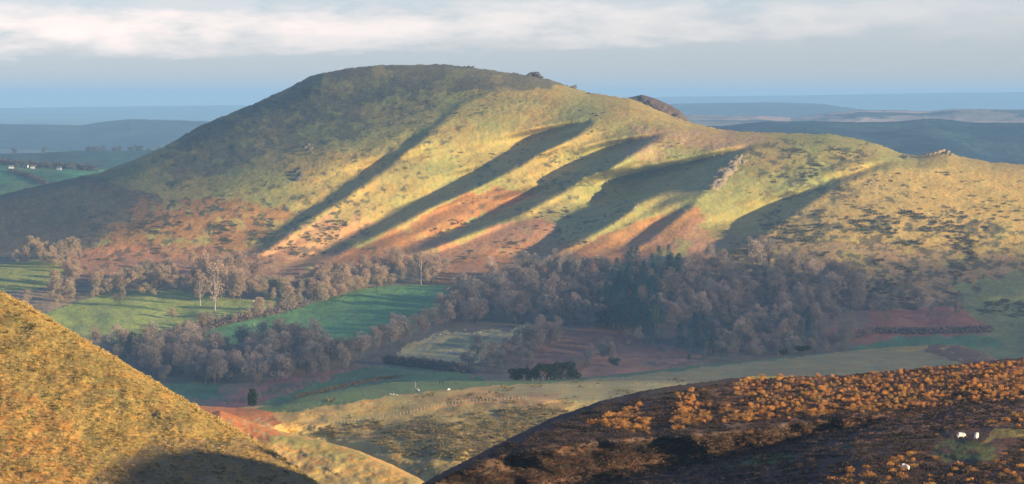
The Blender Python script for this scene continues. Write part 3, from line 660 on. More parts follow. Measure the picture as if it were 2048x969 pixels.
along([(1700,690),(1745,664),(1850,668),(1975,662)], 22, (9, 15), bt_shade, 'low bare tree in the dark hedge along the foot of the right slope', 'hedge trees on the right slope', seed=22, jit=3, wide=1.5)
decid = sorted([t for t in trees if t[0] == 'bare_tree'], key=lambda t: (t[6] is not None, -t[4]))
keep = decid[:300]; rest = decid[300:]
for t in keep + [t for t in trees if t[0] != 'bare_tree']:
    put_tree(t[0], t[1], t[2], t[3], t[4], D_main, t[5], t[6], t[7])
def mesh_arrays(me):
    n = len(me.vertices); v = np.empty(n*3, np.float32); me.vertices.foreach_get('co', v); return v.reshape(-1, 3)
tri_cache = {}
def merged(name, items, mat, label, cat=None):
    """items: (triangle mesh, location, scale xyz, rz) -> ONE object"""
    Vs = []
    for me, p, sc, rz in items:
        if me.name not in tri_cache: tri_cache[me.name] = mesh_arrays(me)
        a = tri_cache[me.name]; c, s = math.cos(rz), math.sin(rz)
        b = a*np.array(sc); Vs.append(np.stack([b[:, 0]*c-b[:, 1]*s, b[:, 0]*s+b[:, 1]*c, b[:, 2]], 1)+np.array(p))
    V_ = np.concatenate(Vs)
    return tag(obj(name, mesh_np(name, V_, np.arange(len(V_)).reshape(-1, 3), mat)), label, cat, kind='stuff')
for lit_, m_, lb_ in ((True, m_twig, 'low sunlit bare trees and scrub filling the belts at the foot of the hill'), (False, m_twig_shade, 'smaller bare trees and scrub filling the shaded valley woods')):
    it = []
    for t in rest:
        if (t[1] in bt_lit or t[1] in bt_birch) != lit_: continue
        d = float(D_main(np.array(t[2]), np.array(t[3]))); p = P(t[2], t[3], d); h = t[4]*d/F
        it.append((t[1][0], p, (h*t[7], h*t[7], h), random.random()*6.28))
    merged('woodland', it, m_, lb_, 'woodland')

# single dark evergreens
put_tree('cypress_tree', cypress, 505, 815, 40, lambda u, v: D_sad(u, v)+30, 'dark upright evergreen standing alone above the red bracken', None, 1.25)
for u_, v_, h_, pr, w_, l_ in ((1228, 733, 22, evers[0], 1.3, 'small round dark evergreen on the rusty bank right of the bare thicket'),
                               (1378, 731, 22, pines[0], 1.6, 'small pointed dark evergreen at the right end of the rusty bank')):
    put_tree('evergreen_tree', pr, u_, v_, h_, D_main, l_, None, w_)
for u_, v_, h_, l_ in ((1568, 722, 24, 'left one of the two flat topped dark trees on the pale grass ridge'), (1605, 716, 26, 'right one of the two flat topped dark trees on the pale grass ridge')):
    put_tree('evergreen_tree', evers[1], u_, v_, h_, D_sad, l_, None, 1.3)
for i, (u_, v_, h_) in enumerate(((1033, 764, 34), (1048, 765, 30), (1066, 764, 34), (1090, 765, 40), (1108, 764, 44), (1128, 763, 42), (1146, 762, 34))):
    put_tree('evergreen_tree', evers[i % 2], u_, v_, h_, lambda u, v: D_sad(u, v)+20, 'dark evergreen in the row behind the grassy saddle', 'dark evergreens behind the saddle', 1.1)
for u_, v_, h_, w_, l_ in ((268, 712, 54, 1.0, 'dark ivy covered tree at the left end of the shaded wood'), (1210, 655, 40, 1.1, 'dark evergreen at the left foot of the conifer stand')):
    put_tree('evergreen_tree', evers[0], u_, v_, h_, D_main, l_, None, w_)
# skyline trees of the far left ridge
for i, (u_, h_) in enumerate(((27, 16), (88, 15), (150, 9), (176, 15), (186, 17), (196, 14), (207, 15), (233, 16), (240, 14), (262, 15), (272, 17), (282, 15), (300, 13), (318, 13))):
    c_ = 309-(u_-27)*.025 if u_ < 200 else 304
    lab = {0: 'lone tree at the left end of the far blue ridge', 1: 'second lone tree on the far blue ridge', 2: 'tiny tree left of the skyline row on the far blue ridge'}.get(i, 'hazy tree in the skyline row on the far blue ridge')
    put_tree('skyline_tree', bt_far[i % 5], u_, c_+1.5, h_, lambda u, v: np.array(6195.), lab, None if i < 3 else 'skyline trees on the far ridge', 1.5)

# ---------------------------------------------------------------- hedges: one long clipped mass each
def hedge(name, pts, Dfun, h, w, label, mat=m_hedge, n=60):
    ts = np.linspace(0, 1, n); ln = np.concatenate([[0], np.cumsum([math.dist(a, b) for a, b in zip(pts, pts[1:])])]); ln = ln/ln[-1]
    T = []
    for t in ts:
        u = np.interp(t, ln, [p[0] for p in pts]); v = np.interp(t, ln, [p[1] for p in pts])
        p = P(u, v, float(Dfun(np.array(u), np.array(v))))
        cs = [(RNG.normal()*w*.3, RNG.normal()*w*.3, h*(.35+.15*RNG.random()), h*.45) for _ in range(3)]
        T.append(tri_cloud(cs, 1, 70, h*.35, h*.08, RNG)+p)
    T = np.concatenate(T); me = mesh_np(name, T, np.arange(len(T)).reshape(-1, 3), mat)
    return tag(obj(name, me), label, 'hedge')
hedge('hedge', [(330,676),(345,672),(400,660),(470,645),(540,632),(610,612)], D_main, 5, 3, 'dark hedge dividing the sunlit meadow from the big green field')
hedge('hedge', [(775,727),(800,731),(850,735),(900,742),(935,746)], D_main, 5.5, 3, 'thick brown hedge below the pale field', n=70)
hedge('hedge', [(590,797),(640,786),(700,772),(760,760),(800,756)], lambda u, v: D_sad(u, v)+25, 1.3, 2, 'low dark hedge along the near edge of the lower green field', m_gorsed)
hedge('hedge', [(1660,690),(1700,678),(1745,666),(1850,669),(1980,664)], D_main, 4.5, 3, 'long dark hedge along the foot of the right slope', n=80)
def D_far5(u, v): return at_f(float(u), float(v))[1]
hedge('hedge', [(0,329),(40,333),(90,336),(140,338),(190,342)], D_far5, 7, 8, 'blue hazy hedge line beside the white farmhouses', m_gorsed, n=50)
hedge('hedge', [(20,345),(60,356),(90,370)], D_far5, 5, 6, 'short hazy hedge running down the far left fields', m_gorsed, n=40)

# ---------------------------------------------------------------- gorse
def rand_in(poly, n, rng, dens=None):
    us_ = [p[0] for p in poly]; vs_ = [p[1] for p in poly]; o = []
    k = 0
    while len(o) < n and k < n*80:
        k += 1; u = rng.uniform(min(us_), max(us_)); v = rng.uniform(min(vs_), max(vs_))
        if inpoly(np.array(u), np.array(v), poly) and (dens is None or dens(u, v)): o.append((u, v))
    return o
def place(pts, Dfun, meshes, size, rng, squash=.7, sink=.1):
    sl_ = {D_main: sil_main, D_sad: sil_sad, D_l: sil_l, D_r: sil_r}[Dfun]; pts = [p for p in pts if p[1] > sl_(p[0])+2]
    U = np.array([p[0] for p in pts]); V = np.array([p[1] for p in pts]); Pn = P(U, V, Dfun(U, V)); o = []
    for p in Pn:
        s = size[0]+(size[1]-size[0])*rng.random()**1.6; o.append((rng.choice(meshes), (p[0], p[1], p[2]-sink*s), (s*rng.uniform(.9, 1.25), s, s*squash*1.25), rng.random()*6.28))
    return o
r_ = random.Random(3)
gd = [bush_mesh(600+i, m_gorse, 70) for i in range(3)]
def clump(sc, thr, seed, an=1.8):
    return lambda u, v: float(fbm(np.array(u/sc), np.array(v/sc*an), 3, seed, .6)) > thr
items = place(rand_in([(1480,440),(1640,400),(1760,420),(1900,430),(2100,450),(2100,640),(1500,600),(1450,520)], 800, r_, clump(55, .12, 700)), D_main, gd, (2.5, 5.5), r_, .6)
items += place(rand_in([(1520,300),(1720,300),(1700,400),(1560,420),(1480,380)], 120, r_, clump(40, .12, 701)), D_main, gd, (2, 4.5), r_, .6)
items += place(rand_in([(1750,340),(2060,350),(2060,450),(1640,440)], 80, r_, clump(50, .1, 702)), D_main, gd, (2, 4.5), r_, .6)
items += place(rand_in([(190,420),(560,440),(700,440),(700,500),(470,540),(170,520)], 420, r_, clump(45, .08, 703)), D_main, gd, (1.8, 4), r_, .6)
items += place(rand_in([(830,450),(1100,420),(1280,400),(1260,460),(1000,540),(830,520)], 260, r_, clump(40, .1, 704)), D_main, gd, (1.8, 4), r_, .6)
items += place(rand_in([(350,200),(900,180),(1200,220),(1100,300),(700,420),(260,440)], 220, r_, clump(40, .15, 705)), D_main, gd, (1.5, 3.5), r_, .55)
items += place(rand_in([(900,300),(1200,250),(1420,300),(1300,420),(900,420)], 160, r_, clump(40, .1, 706)), D_main, gd, (1.5, 3.2), r_, .55)
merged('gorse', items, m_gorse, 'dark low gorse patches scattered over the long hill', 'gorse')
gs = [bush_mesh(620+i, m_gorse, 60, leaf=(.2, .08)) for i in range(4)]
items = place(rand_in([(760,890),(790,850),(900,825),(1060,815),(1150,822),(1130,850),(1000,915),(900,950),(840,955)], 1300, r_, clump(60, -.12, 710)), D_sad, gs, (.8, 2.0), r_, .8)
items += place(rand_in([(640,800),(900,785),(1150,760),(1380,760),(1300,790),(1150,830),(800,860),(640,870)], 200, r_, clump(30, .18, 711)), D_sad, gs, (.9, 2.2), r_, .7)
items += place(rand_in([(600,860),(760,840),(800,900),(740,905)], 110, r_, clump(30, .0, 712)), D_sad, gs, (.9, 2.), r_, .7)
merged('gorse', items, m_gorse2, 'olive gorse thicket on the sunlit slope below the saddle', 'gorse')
items = place(rand_in([(0,590),(380,815),(600,940),(600,969),(0,969)], 900, r_, clump(26, .0, 720, 1.1)), D_l, gs, (.2, .5), r_, .8)
gl = plain('tussock', (.20, .16, .055), .95, .4, .4)
merged('tussocks', items, gl, 'small dark tussocks over the near left hillside', 'tussocks')
items = place(rand_in([(0,590),(380,815),(600,940),(600,969),(0,969)], 1600, r_, clump(20, -.1, 721, 1.1)), D_l, gs, (.2, .45), r_, .8)
gl2 = plain('pale_grass', (.42, .30, .10), .95, .3, .4)
items += place([(u, sil_l(u)+r_.uniform(2.2, 9)) for u in [r_.uniform(0, 640) for _ in range(700)]], D_l, gs, (.2, .6), r_, .9)
merged('grass', items, gl2, 'pale dry grass clumps over the near left hillside', 'grass')
for u_, v_ in ((58, 625), (34, 634), (100, 645), (10, 668), (66, 656), (128, 668), (150, 690), (18, 700)):
    p = P(u_, v_, float(D_l(np.array(float(u_)), np.array(float(v_))))); s_ = r_.uniform(.45, .7)
    o = bpy.data.objects.new('heather_bush', gs[r_.randrange(4)]); C.objects.link(o); o.location = [float(c) for c in p]; o.scale = (s_*1.3, s_, s_*.8)
    tag(o, 'small dark bush near the crest of the left hillside', 'bush', 'dark bushes near the left crest')
# the gorse moor at right: 300 nearest bushes one by one, the rest as cover
go = [bush_mesh(640+i, m_gorseo, 420, leaf=(.10, .035), flat=.85) for i in range(5)]
gk = [bush_mesh(660+i, m_gorsed, 90, 'heather', leaf=(.16, .07)) for i in range(4)]
bandp = [(1240,860),(1180,850),(1300,800),(1420,775),(1500,758),(1750,748),(2060,722),(2060,800),(1800,820),(1560,838),(1400,850),(1300,872)]
lowp = [(1880,860),(2060,830),(2060,1000),(1560,1000),(1640,950),(1720,940),(1850,900)]
def not_green(u, v): return not bool(inpoly(np.array(u), np.array(v), [(1860,910),(1880,865),(2020,850),(2050,875),(1990,925),(1900,930)]))
c1 = clump(60, .02, 730)
near = [q for q in rand_in(lowp, 600, r_, lambda u, v: not_green(u, v) and clump(50, -.1, 731)(u, v))]
def spaced(pts, du, dv):
    out = []; cell = {}
    for u, v in pts:
        k_ = (int(u/du), int(v/dv))
        if any(abs(u-a) < du and abs(v-b) < dv for i in (-1, 0, 1) for j in (-1, 0, 1) for a, b in cell.get((k_[0]+i, k_[1]+j), [])): continue
        cell.setdefault(k_, []).append((u, v)); out.append((u, v))
    return out
bandpts = spaced(rand_in(bandp, 8000, r_, lambda u, v: c1(u, v) or (u > 1500 and r_.random() < .75)), 8, 4)
near = spaced(near, 13, 8)
print('band', len(bandpts), 'near', len(near))
bandpts.sort(key=lambda p: -p[1])
def gorse_one(u, v, label):
    if v < sil_r(u)+2: return
    p = P(u, v, float(D_r(np.array(u), np.array(v)))); s = r_.choice((r_.uniform(.35, .8), r_.uniform(.7, 1.35)))
    o = bpy.data.objects.new('gorse_bush', r_.choice(go)); C.objects.link(o)
    o.location = (float(p[0]), float(p[1]), float(p[2])-.1); o.scale = (s*1.2, s, s); o.rotation_euler = (0, 0, r_.random()*6.28)
    tag(o, label, 'gorse bush', 'orange gorse bushes on the dark moor')
for u, v in near: gorse_one(u, v, 'orange brown gorse bush in the patch around the sheep at lower right')
nb_ = 300-len(near)
for u, v in bandpts[:nb_]: gorse_one(u, v, 'orange brown gorse bush along the lower edge of the sunlit band on the moor')
items = place(bandpts[nb_:], D_r, go, (.3, .95), r_, 1.0)
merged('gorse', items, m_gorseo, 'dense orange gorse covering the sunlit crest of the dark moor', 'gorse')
items = place(rand_in([(860,975),(1000,895),(1200,812),(1400,775),(1500,760),(1750,748),(2060,722),(2060,1000),(860,1000)], 4200, r_, not_green), D_r, gk, (.6, 1.5), r_, .55)
merged('heather', items, m_gorsed, 'dark heather covering the near moor', 'heather')
br = plain('dead_bracken', (.22, .13, .08), .95, .35, .4)
gb = [bush_mesh(680+i, br, 60, 'bracken', leaf=(.2, .05)) for i in range(3)]
items = place(rand_in([(1100,960),(1250,890),(1450,865),(1700,835),(2060,800),(2060,850),(1800,870),(1600,935),(1400,1000),(1100,1000)], 1700, r_, clump(60, -.15, 733)), D_r, gb, (.6, 1.2), r_, .5)
merged('bracken', items, br, 'brown dead bracken in the shaded dip of the moor', 'bracken')

# ---------------------------------------------------------------- rocks
def rock_cluster(name, pix, Dfun, size, mat, label, seed, sy=1.):
    rng = np.random.default_rng(seed); V_, F_ = [], []
    import bmesh
    for (u, v, s) in pix:
        bm = bmesh.new()
        for _ in range(15):
            q = rng.normal(size=3); q /= max(abs(q))**.6*np.linalg.norm(q)**.4; bm.verts.new(q*rng.uniform(.75, 1.1))
        h_ = bmesh.ops.convex_hull(bm, input=bm.verts[:])
        bmesh.ops.delete(bm, geom=[g for g in h_['geom_interior'] if isinstance(g, bmesh.types.BMVert)], context='VERTS')
        bm.verts.index_update()
        p = P(u, v, float(Dfun(np.array(float(u)), np.array(float(v))))); ph = rng.random(3)*9; ang = rng.random()*3
        o = len(V_)
        for w in bm.verts:
            c = w.co; k = 1.
            x, y, z = c.x*k*1.1, c.y*k, c.z*k*sy
            x *= 1.5; z = z+.35*x-.35; V_.append((p[0]+(x*math.cos(ang*.3-.45)-y*math.sin(ang*.3-.45))*s*size, p[1]+(x*math.sin(ang*.3-.45)+y*math.cos(ang*.3-.45))*s*size, p[2]+z*s*size))
        F_ += [tuple(w.index+o for w in f.verts) for f in bm.faces]; bm.free()
    return tag(obj(name, mesh_np(name, V_, F_, mat)), label, 'rocks')
rr = random.Random(12)
oc = []
for i in range(64):
    t = rr.random(); u = 1478-58*t+rr.gauss(0, 6); v = 318+62*t+rr.gauss(0, 5); oc.append((u, v, rr.choice((rr.uniform(.4, .9), rr.uniform(1.0, 1.9)))))
oc += [(1440+rr.gauss(0, 6), 314+rr.gauss(0, 4), rr.uniform(.5, .9)) for _ in range(8)]
rock_cluster('rock_outcrop', oc, D_main, 1.75, m_rock, 'large pale sunlit crag standing out of the middle of the hill', 1, 1.35)
rock_cluster('rock_outcrop', [(1056,151,1), (1062,148,1.3), (1068,149,1.4), (1075,152,1.1), (1084,155,.7), (1050,153,.7), (1025,148,.8), (1032,149,.7)], lambda u, v: Dv(v)+60, 1.9, m_rockd, 'dark rock tor on the skyline right of the summit', 2)
rock_cluster('rock_outcrop', [(936,134,1), (943,134,1.2), (928,134,.7), (950,137,.6)], lambda u, v: Dv(v)+60, 1.4, m_rockd, 'low dark rocks on the skyline at the flat summit', 3)
rock_cluster('rock_outcrop', [(1142,175,1), (1147,174,1.5), (1138,175,.7), (1133,172,.5)], lambda u, v: Dv(v)+55, 1.4, m_rockd, 'small dark rock on the skyline below the tor', 4)
rock_cluster('rock_outcrop', [(1868,306,1), (1876,303,1.3), (1884,302,1.3), (1893,304,1.1), (1902,308,.8), (1860,308,.7)], lambda u, v: Dv(v)+50, 1.7, m_rock, 'rocky bump on the skyline at the right end of the ridge', 5, .8)
rock_cluster('rock_outcrop', [(1805,312,1), (1812,313,1.1), (1799,314,.7)], lambda u, v: Dv(v)+45, 1.6, m_rockd, 'small dark rock in the dip of the ridge before its right end', 6)
rock_cluster('rock_outcrop', [(1268,416,1), (1272,412,.9), (1265,421,.8), (1240,438,.6), (1228,448,.6)], D_main, 1.8, m_rock, 'small pale rocks at the lower end of the lit spur below the crag', 7)
rock_cluster('rock_outcrop', [(594,345,1), (597,352,1.1), (595,360,1), (598,338,.7), (618,300,1), (615,292,.8), (620,308,.8), (608,296,.6)], D_main, 2.4, m_rockd, 'dark crags on the left face of the long hill', 8, 1.6)
rock_cluster('rock_outcrop', [(1185,228,1), (1192,232,1), (1200,236,.8), (1160,222,.8), (1206,226,.9), (1175,188,1.0)], D_main, 1.5, m_rockd, 'scattered grey rocks where the second spur leaves the ridge', 9)
rock_cluster('rock_outcrop', [(1745,368,1), (1738,365,.8), (1752,371,.7), (1600,414,1), (1592,416,.8)], D_main, 2.0, m_rock, 'scattered rocks on the slope below the right end of the ridge', 10, .7)
rock_cluster('stone_heap', [(778,789,.8), (783,790,1), (790,791,.7), (786,788,.6)], D_sad, .9, m_wood, 'pale heap of stones on the grass of the saddle left of the walkers', 11, .5)

# ---------------------------------------------------------------- sheep, people
def skin_mesh(name, verts, edges, rad, mats, matfn, sub=1):
    me = bpy.data.meshes.new(name); me.from_pydata(verts, edges, []); o = bpy.data.objects.new(name, me); C.objects.link(o)
    sm = o.modifiers.new('skin', 'SKIN'); sm.use_smooth_shade = True
    for i, r in enumerate(rad): me.skin_vertices[0].data[i].radius = (r, r); me.skin_vertices[0].data[i].use_root = (i == 0)
    ss = o.modifiers.new('sub', 'SUBSURF'); ss.levels = sub; ss.render_levels = sub
    dg = bpy.context.evaluated_depsgraph_get(); ev = o.evaluated_get(dg); nm = bpy.data.meshes.new_from_object(ev); nm.name = name
    bpy.data.objects.remove(o); bpy.data.meshes.remove(me)
    nm.materials.clear()
    for m in mats: nm.materials.append(m)
    for p in nm.polygons: p.material_index = matfn(p.center)
    return nm
sv = [(0, 0, .62), (.35, 0, .64), (-.38, 0, .60), (.52, 0, .74), (.66, 0, .86), (.82, 0, .80), (-.5, 0, .62)]
se = [(0, 1), (0, 2), (1, 3), (3, 4), (4, 5), (2, 6)]; sr = [.27, .22, .24, .13, .10, .06, .10]
for x, i0 in ((.3, 1), (-.36, 2)):
    for y in (-.12, .12):
        n_ = len(sv); sv += [(x, y, .38), (x+(.02 if x > 0 else -.06), y, .2), (x, y, 0)]; se += [(i0, n_), (n_, n_+1), (n_+1, n_+2)]; sr += [.09, .05, .045]
sheep_me = skin_mesh('sheep', sv, se, sr, [m_wool, m_face], lambda c: 1 if (c.x > .64 or c.z < .3) else 0, 2)
# a grazing copy of the skeleton: head down
sv2 = [v for v in sv]; sv2[3] = (.56, 0, .56); sv2[4] = (.70, 0, .36); sv2[5] = (.80, 0, .18)
sheep_gr = skin_mesh('sheep', sv2, se, sr, [m_wool, m_face], lambda c: 1 if (c.x > .62 or c.z < .3) else 0, 2)
def put_sheep(u, v, Dfun, rz, label, me=None, s=1.0, group=None):
    p = P(u, v, float(Dfun(np.array(float(u)), np.array(float(v))))); o = bpy.data.objects.new('sheep', me or sheep_gr); C.objects.link(o)
    o.location = tuple(float(c) for c in p); o.rotation_euler = (0, 0, rz); o.scale = (s,)*3
    tag(o, label, 'sheep', group); ear = None
    return o
put_sheep(1921, 880, D_r, .3, 'left one of the two white sheep on the mossy patch of the moor', sheep_gr, 1.15)
put_sheep(1952, 882, D_r, 1.3, 'right one of the two white sheep on the mossy patch of the moor', sheep_me, 1.15)
put_sheep(1811, 944, D_r, 2.6, 'white sheep alone near the bottom of the dark moor', sheep_gr, 1.1)
put_sheep(897, 783, D_sad, .6, 'white sheep on the saddle just right of the two walkers', sheep_gr, 1.2)
put_sheep(836, 784, D_sad, 2.4, 'white sheep on the saddle left of the walkers', sheep_gr, 1.2)
put_sheep(508, 606, D_main, .2, 'white sheep on the upper edge of the meadow behind the hedgerow', sheep_gr, 2.2)
for u_, v_ in ((880, 672), (895, 671), (930, 664), (948, 671), (960, 668), (912, 708), (900, 705), (868, 676)):
    put_sheep(u_, v_, D_main, r_.random()*6, 'tiny white sheep grazing in the pale field', sheep_gr, 1.5, 'sheep in the pale field')
for u_, v_ in ((1066, 448+310), (1080, 760), (1100, 761)):
    pass

pv = [(0, 0, .95), (0, 0, 1.15), (0, 0, 1.38), (0, 0, 1.50), (0, .01, 1.64), (0, .01, 1.74),
      (.10, 0, .90), (.12, .10, .50), (.12, .02, .08), (.12, .14, .03), (-.10, 0, .90), (-.12, -.08, .50), (-.12, -.22, .10), (-.12, -.10, .04),
      (.20, 0, 1.40), (.27, -.02, 1.14), (.25, .12, .92), (-.20, 0, 1.40), (-.27, .02, 1.14), (-.26, .10, .90)]
pe = [(0, 1), (1, 2), (2, 3), (3, 4), (4, 5), (0, 6), (6, 7), (7, 8), (8, 9), (0, 10), (10, 11), (11, 12), (12, 13), (2, 14), (14, 15), (15, 16), (2, 17), (17, 18), (18, 19)]
pr = [.15, .14, .15, .06, .10, .08, .10, .07, .05, .04, .10, .07, .05, .04, .07, .055, .04, .07, .055, .04]
def pmat(c): return 1 if c.z < .92 and abs(c.x) < .22 else (2 if (c.z > 1.50 or (abs(c.x) > .2 and c.z < .95)) else 0)
def person(u, v, jacket, label, rz):
    me = skin_mesh('person', pv, pe, pr, [jacket, m_dark, m_skin], pmat)
    p = P(u, v, float(D_sad(np.array(float(u)), np.array(float(v))))); o = bpy.data.objects.new('person', me); C.objects.link(o)
    o.location = tuple(float(c) for c in p); o.rotation_euler = (0, 0, rz); tag(o, label, 'person', 'walkers on the saddle')
    hr = skin_mesh('hair', [(0, -.02, 1.70), (0, -.03, 1.76), (0, -.05, 1.66)], [(0, 1), (0, 2)], [.10, .075, .09], [m_dark], lambda c: 0)
    obj('hair', hr, o)
person(879, 770, m_dark, 'walker in dark clothes, leftmost of the three on the saddle', .4)
person(886, 770, m_dark, 'walker in dark clothes close to the leftmost one on the saddle', -.3)
person(912, 769, m_face, 'walker in dark clothes standing apart to the right on the saddle', 1.2)

# ---------------------------------------------------------------- fences, poles, farmhouses
def box(x0, x1, y0, y1, z0, z1):
    return [(x0,y0,z0),(x1,y0,z0),(x1,y1,z0),(x0,y1,z0),(x0,y0,z1),(x1,y0,z1),(x1,y1,z1),(x0,y1,z1)], [(0,3,2,1),(4,5,6,7),(0,1,5,4),(1,2,6,5),(2,3,7,6),(3,0,4,7)]
pv_, pf_ = box(-.05, .05, -.05, .05, -.2, 1.1); post_me = mesh_np('post', pv_, pf_, m_wood)
def fence(pts, n, Dfun, label, seed):
    rg = random.Random(seed); ln = [0]
    for a, b in zip(pts, pts[1:]): ln.append(ln[-1]+math.dist(a, b))
    Q = []
    for i in range(n):
        t = i/(n-1)*ln[-1]; u = float(np.interp(t, ln, [p[0] for p in pts])); v = float(np.interp(t, ln, [p[1] for p in pts]))
        Q.append(Vector([float(c) for c in P(u, v, float(Dfun(np.array(u), np.array(v))))]))
    r0 = empty('fence', Q[0]); tag(r0, label, 'fence')
    for q in Q:
        c = obj('post', post_me, r0); c.location = q-Q[0]; c.rotation_euler = (rg.gauss(0, .05), rg.gauss(0, .05), rg.random()); c.scale = (1, 1, rg.uniform(.85, 1.2))
    segs = []
    for a, b in zip(Q, Q[1:]):
        for z in (.5, 1.0): segs.append((a-Q[0]+Vector((0, 0, z)), b-Q[0]+Vector((0, 0, z)), .006, .006, 4))
    obj('wire', limbs_mesh('wire', segs, m_slate), r0)
fence([(668,849),(730,843),(800,832),(870,815),(930,806),(1052,799)], 56, D_sad, 'pale post and wire fence crossing the sunlit saddle', 4)
fence([(1066,763),(1150,757)], 9, D_sad, 'short pale fence in front of the row of dark evergreens', 5)
def pole(u, v, hpx, Dfun, label):
    d = float(Dfun(np.array(float(u)), np.array(float(v)))); p = P(u, v, d); h = hpx*d/F
    o = empty('utility_pole', [float(c) for c in p]); tag(o, label, 'pole')
    w_ = .16 if d > 2000 else .07
    obj('post', limbs_mesh('pole_post', [((0, 0, -.5), (0, 0, h), w_*1.2, w_, 6)], m_wood), o)
    a, b = box(-.5, .5, -.05, .05, h-.6, h-.5); obj('crossarm', mesh_np('crossarm', a, b, m_bark), o)
pole(509, 665, 20, D_main, 'pale pole in the big green field below the hedgerow')
pole(343, 672, 18, D_main, 'pale pole at the left end of the dividing hedgerow')
pole(831, 776, 12, D_sad, 'thin pale pole on the green edge of the saddle')
def house(u, v, w, label, rz, hh=4.5):
    p = at_f(float(u), float(v)); o = empty('farmhouse', [float(c) for c in p], rz, .6); tag(o, label, 'house')
    d = w*.55; r = 2.6
    a, b = box(-w/2, w/2, -d/2, d/2, -1, hh)
    o_ = len(a); a += [(-w/2, 0, hh+r-.05), (w/2, 0, hh+r-.05)]
    V_ = a; 
    me = bpy.data.meshes.new('wall'); me.from_pydata(V_, [], b+[(4, 7, o_), (5, o_+1, 6)]); me.materials.append(m_white); obj('wall', me, o)
    e_ = .35; k = r/(d/2)
    rv = [(-w/2-e_, -d/2-e_, hh-e_*k+.04), (w/2+e_, -d/2-e_, hh-e_*k+.04), (w/2+e_, 0, hh+r+.04), (-w/2-e_, 0, hh+r+.04), (-w/2-e_, d/2+e_, hh-e_*k+.04), (w/2+e_, d/2+e_, hh-e_*k+.04)]
    rv += [(x, y, z+.2) for x, y, z in rv]
    rf = [(0, 1, 2, 3), (3, 2, 5, 4), (6, 9, 8, 7), (9, 10, 11, 8), (0, 6, 7, 1), (4, 5, 11, 10), (0, 3, 9, 6), (3, 4, 10, 9), (1, 7, 8, 2), (2, 8, 11, 5)]
    me = bpy.data.meshes.new('roof'); me.from_pydata(rv, [], rf); me.materials.append(m_slate); ro = obj('roof', me, o)
    a, b = box(w/2-1.6, w/2-.8, -.4, .4, hh+r-1, hh+r+1.3); obj('chimney', mesh_np('chimney', a, b, m_rock), ro)
    for x in (-w*.3, 0, w*.3):
        for z in (.9, 3.0):
            a, b = box(x-.5, x+.5, -d/2-.04, -d/2+.1, z, z+1.1); obj('window', mesh_np('window', a, b, m_glass), o)
house(22, 338, 10, 'white farmhouse at the far left, leftmost of the farm buildings', .3)
house(52, 335, 8, 'small white farm building between the two farmhouses at far left', -.4, 3.5)
house(66, 337, 9, 'white cottage second from the right among the far left farm buildings', .1, 3.8)
house(118, 340, 9, 'white farmhouse at the right end of the far left farm buildings', -.2)
# trees round the farms
for i, (u_, v_, h_) in enumerate(((35, 338, 12), (60, 333, 15), (75, 334, 13), (92, 336, 15), (100, 338, 16), (108, 337, 13), (140, 341, 17), (147, 342, 14), (170, 344, 10), (185, 346, 9))):
    put_tree('farm_tree', bt_far[i % 5], u_, v_, h_, D_far5, 'hazy bare tree around the white farm buildings at far left', 'trees around the farm buildings', 1.5)

# ---------------------------------------------------------------- haze
def haze():
    a, b = box(-19000, 19000, -400, 46000, PLZ-101, CAMZ+70)
    me = bpy.data.meshes.new('haze'); me.from_pydata(a, [], b)
    m = bpy.data.materials.new('haze_air'); m.use_nodes = True; N = m.node_tree.nodes
    for n in list(N):
        if n.type == 'BSDF_PRINCIPLED': N.remove(n)
    pvn = N.new('ShaderNodeVolumePrincipled'); pvn.inputs['Color'].default_value = HAZE_C
    pvn.inputs['Density'].default_value = HAZE_D; pvn.inputs['Anisotropy'].default_value = 0.0
    m.node_tree.links.new(pvn.outputs[0], N['Material Output'].inputs['Volume'])
    me.materials.append(m); tag(obj('haze', me), 'pale blue haze over the valley and far hills', kind='stuff')
HAZE_C = (.28, .52, .77, 1); HAZE_D = 6.2e-5
haze()

# ---------------------------------------------------------------- sky, sun
w = bpy.data.worlds.new('World'); S.world = w; w.use_nodes = True; N = w.node_tree.nodes; Lk = w.node_tree.links
bg = N['Background']
sky = N.new('ShaderNodeTexSky'); sky.sky_type = 'NISHITA'; sky.sun_disc = False; sky.sun_elevation = SUN_E; sky.sun_rotation = math.pi-SUN_A
sky.air_density = 1.0; sky.dust_density = .2; sky.ozone_density = 3.0
tc = N.new('ShaderNodeTexCoord'); sp = N.new('ShaderNodeSeparateXYZ'); Lk.new(tc.outputs['Generated'], sp.inputs[0])
def mnode(op, a, b=None, cl=False):
    n = N.new('ShaderNodeMath'); n.operation = op; n.use_clamp = cl
    for i, x in enumerate((a, b)):
        if x is None: continue
        if isinstance(x, (int, float)): n.inputs[i].default_value = x
        else: Lk.new(x, n.inputs[i])
    return n.outputs[0]
def snoise(sx, sz, det, off=0, rough=.5):
    mp = N.new('ShaderNodeMapping'); mp.inputs['Scale'].default_value = (sx, sx, sz); mp.inputs['Location'].default_value = (off, 0, off*.37); Lk.new(tc.outputs['Generated'], mp.inputs['Vector'])
    n = N.new('ShaderNodeTexNoise'); n.inputs['Scale'].default_value = 1; n.inputs['Detail'].default_value = det; n.inputs['Roughness'].default_value = rough
    Lk.new(mp.outputs[0], n.inputs['Vector']); return n.outputs['Fac']
def ramp(val, pts):
    r = N.new('ShaderNodeValToRGB'); Lk.new(val, r.inputs[0]); els = r.color_ramp.elements
    els[0].position = pts[0][0]; els[0].color = (*pts[0][1], 1); els[1].position = pts[-1][0]; els[1].color = (*pts[-1][1], 1)
    for p, c in pts[1:-1]: e_ = els.new(p); e_.color = (*c, 1)
    return r.outputs[0]
elev = sp.outputs['Z']
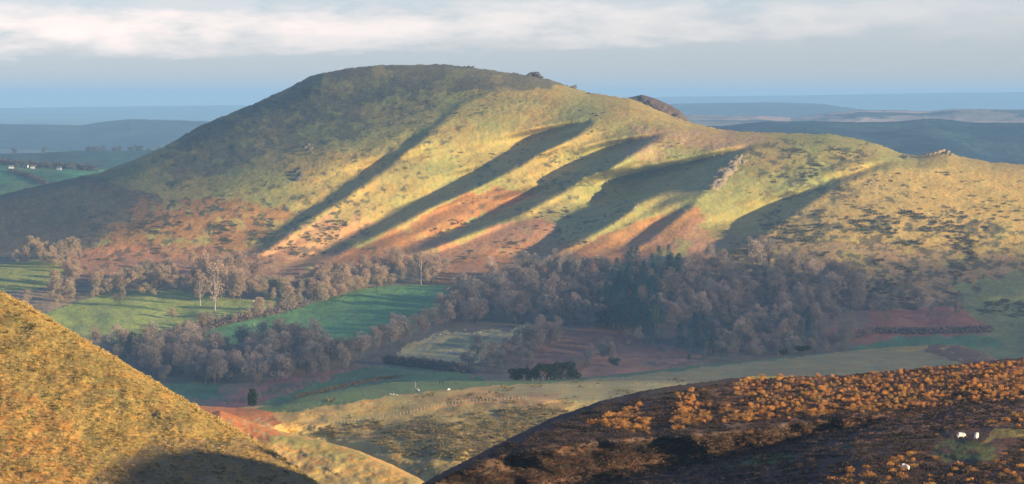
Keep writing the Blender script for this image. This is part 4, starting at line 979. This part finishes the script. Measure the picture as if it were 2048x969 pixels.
# layered cloud bank: between about 0.75 and 1.45 degrees up, denser to the left; above it a thin streaky deck
n1 = snoise(30, 150, 7, 3.1, .6); n2 = snoise(90, 420, 5, 8.2, .6)
tilt = mnode('MULTIPLY', sp.outputs['X'], 0.022)
h = mnode('ADD', mnode('ADD', elev, mnode('MULTIPLY', mnode('SUBTRACT', n1, .5), .012)), mnode('MULTIPLY', mnode('SUBTRACT', n2, .5), .006))
h = mnode('SUBTRACT', h, tilt)
he = mnode('MULTIPLY', h, 30)      # 0.033 rad -> 1
dens = ramp(he, [(0, (0, 0, 0)), (.34, (0, 0, 0)), (.41, (.6,)*3), (.52, (1,)*3), (.64, (.8,)*3), (.74, (.25,)*3), (1., (.15,)*3)])
thin = mnode('ADD', .58, mnode('MULTIPLY', mnode('SUBTRACT', 0.02, sp.outputs['X']), 3.6), True)
n3 = snoise(34, 120, 6, 12.7, .6)
blob = ramp(n3, [(.36, (.12,)*3), (.46, (.6,)*3), (.58, (1,)*3)])
fac = mnode('MULTIPLY', mnode('MULTIPLY', dens, thin, True), blob, True)
mix = N.new('ShaderNodeMix'); mix.data_type = 'RGBA'
Lk.new(fac, mix.inputs['Factor'])
tint = N.new('ShaderNodeMix'); tint.data_type = 'RGBA'; tint.blend_type = 'MULTIPLY'; tint.inputs['Factor'].default_value = 1
Lk.new(sky.outputs[0], tint.inputs['A']); tint.inputs['B'].default_value = (.74, .785, 1.26, 1)
Lk.new(tint.outputs['Result'], mix.inputs['A'])
mix.inputs['B'].default_value = (5.8, 4.85, 4.4, 1)
Lk.new(mix.outputs['Result'], bg.inputs['Color']); bg.inputs['Strength'].default_value = .092
sl = bpy.data.lights.new('sun', 'SUN'); sl.energy = 5; sl.angle = R(.5); sl.color = (1, .77, .48)
so = bpy.data.objects.new('sun', sl); C.objects.link(so); so.rotation_euler = L.to_track_quat('Z', 'Y').to_euler(); so.location = (0, 0, 400)

S.view_settings.view_transform = 'Standard'; S.view_settings.look = 'None'; S.view_settings.gamma = 1; S.view_settings.exposure = 1.3
S.cycles.volume_bounces = 1; S.cycles.max_bounces = 4; S.cycles.diffuse_bounces = 2
S.cycles.use_denoising = True; S.cycles.transparent_max_bounces = 16
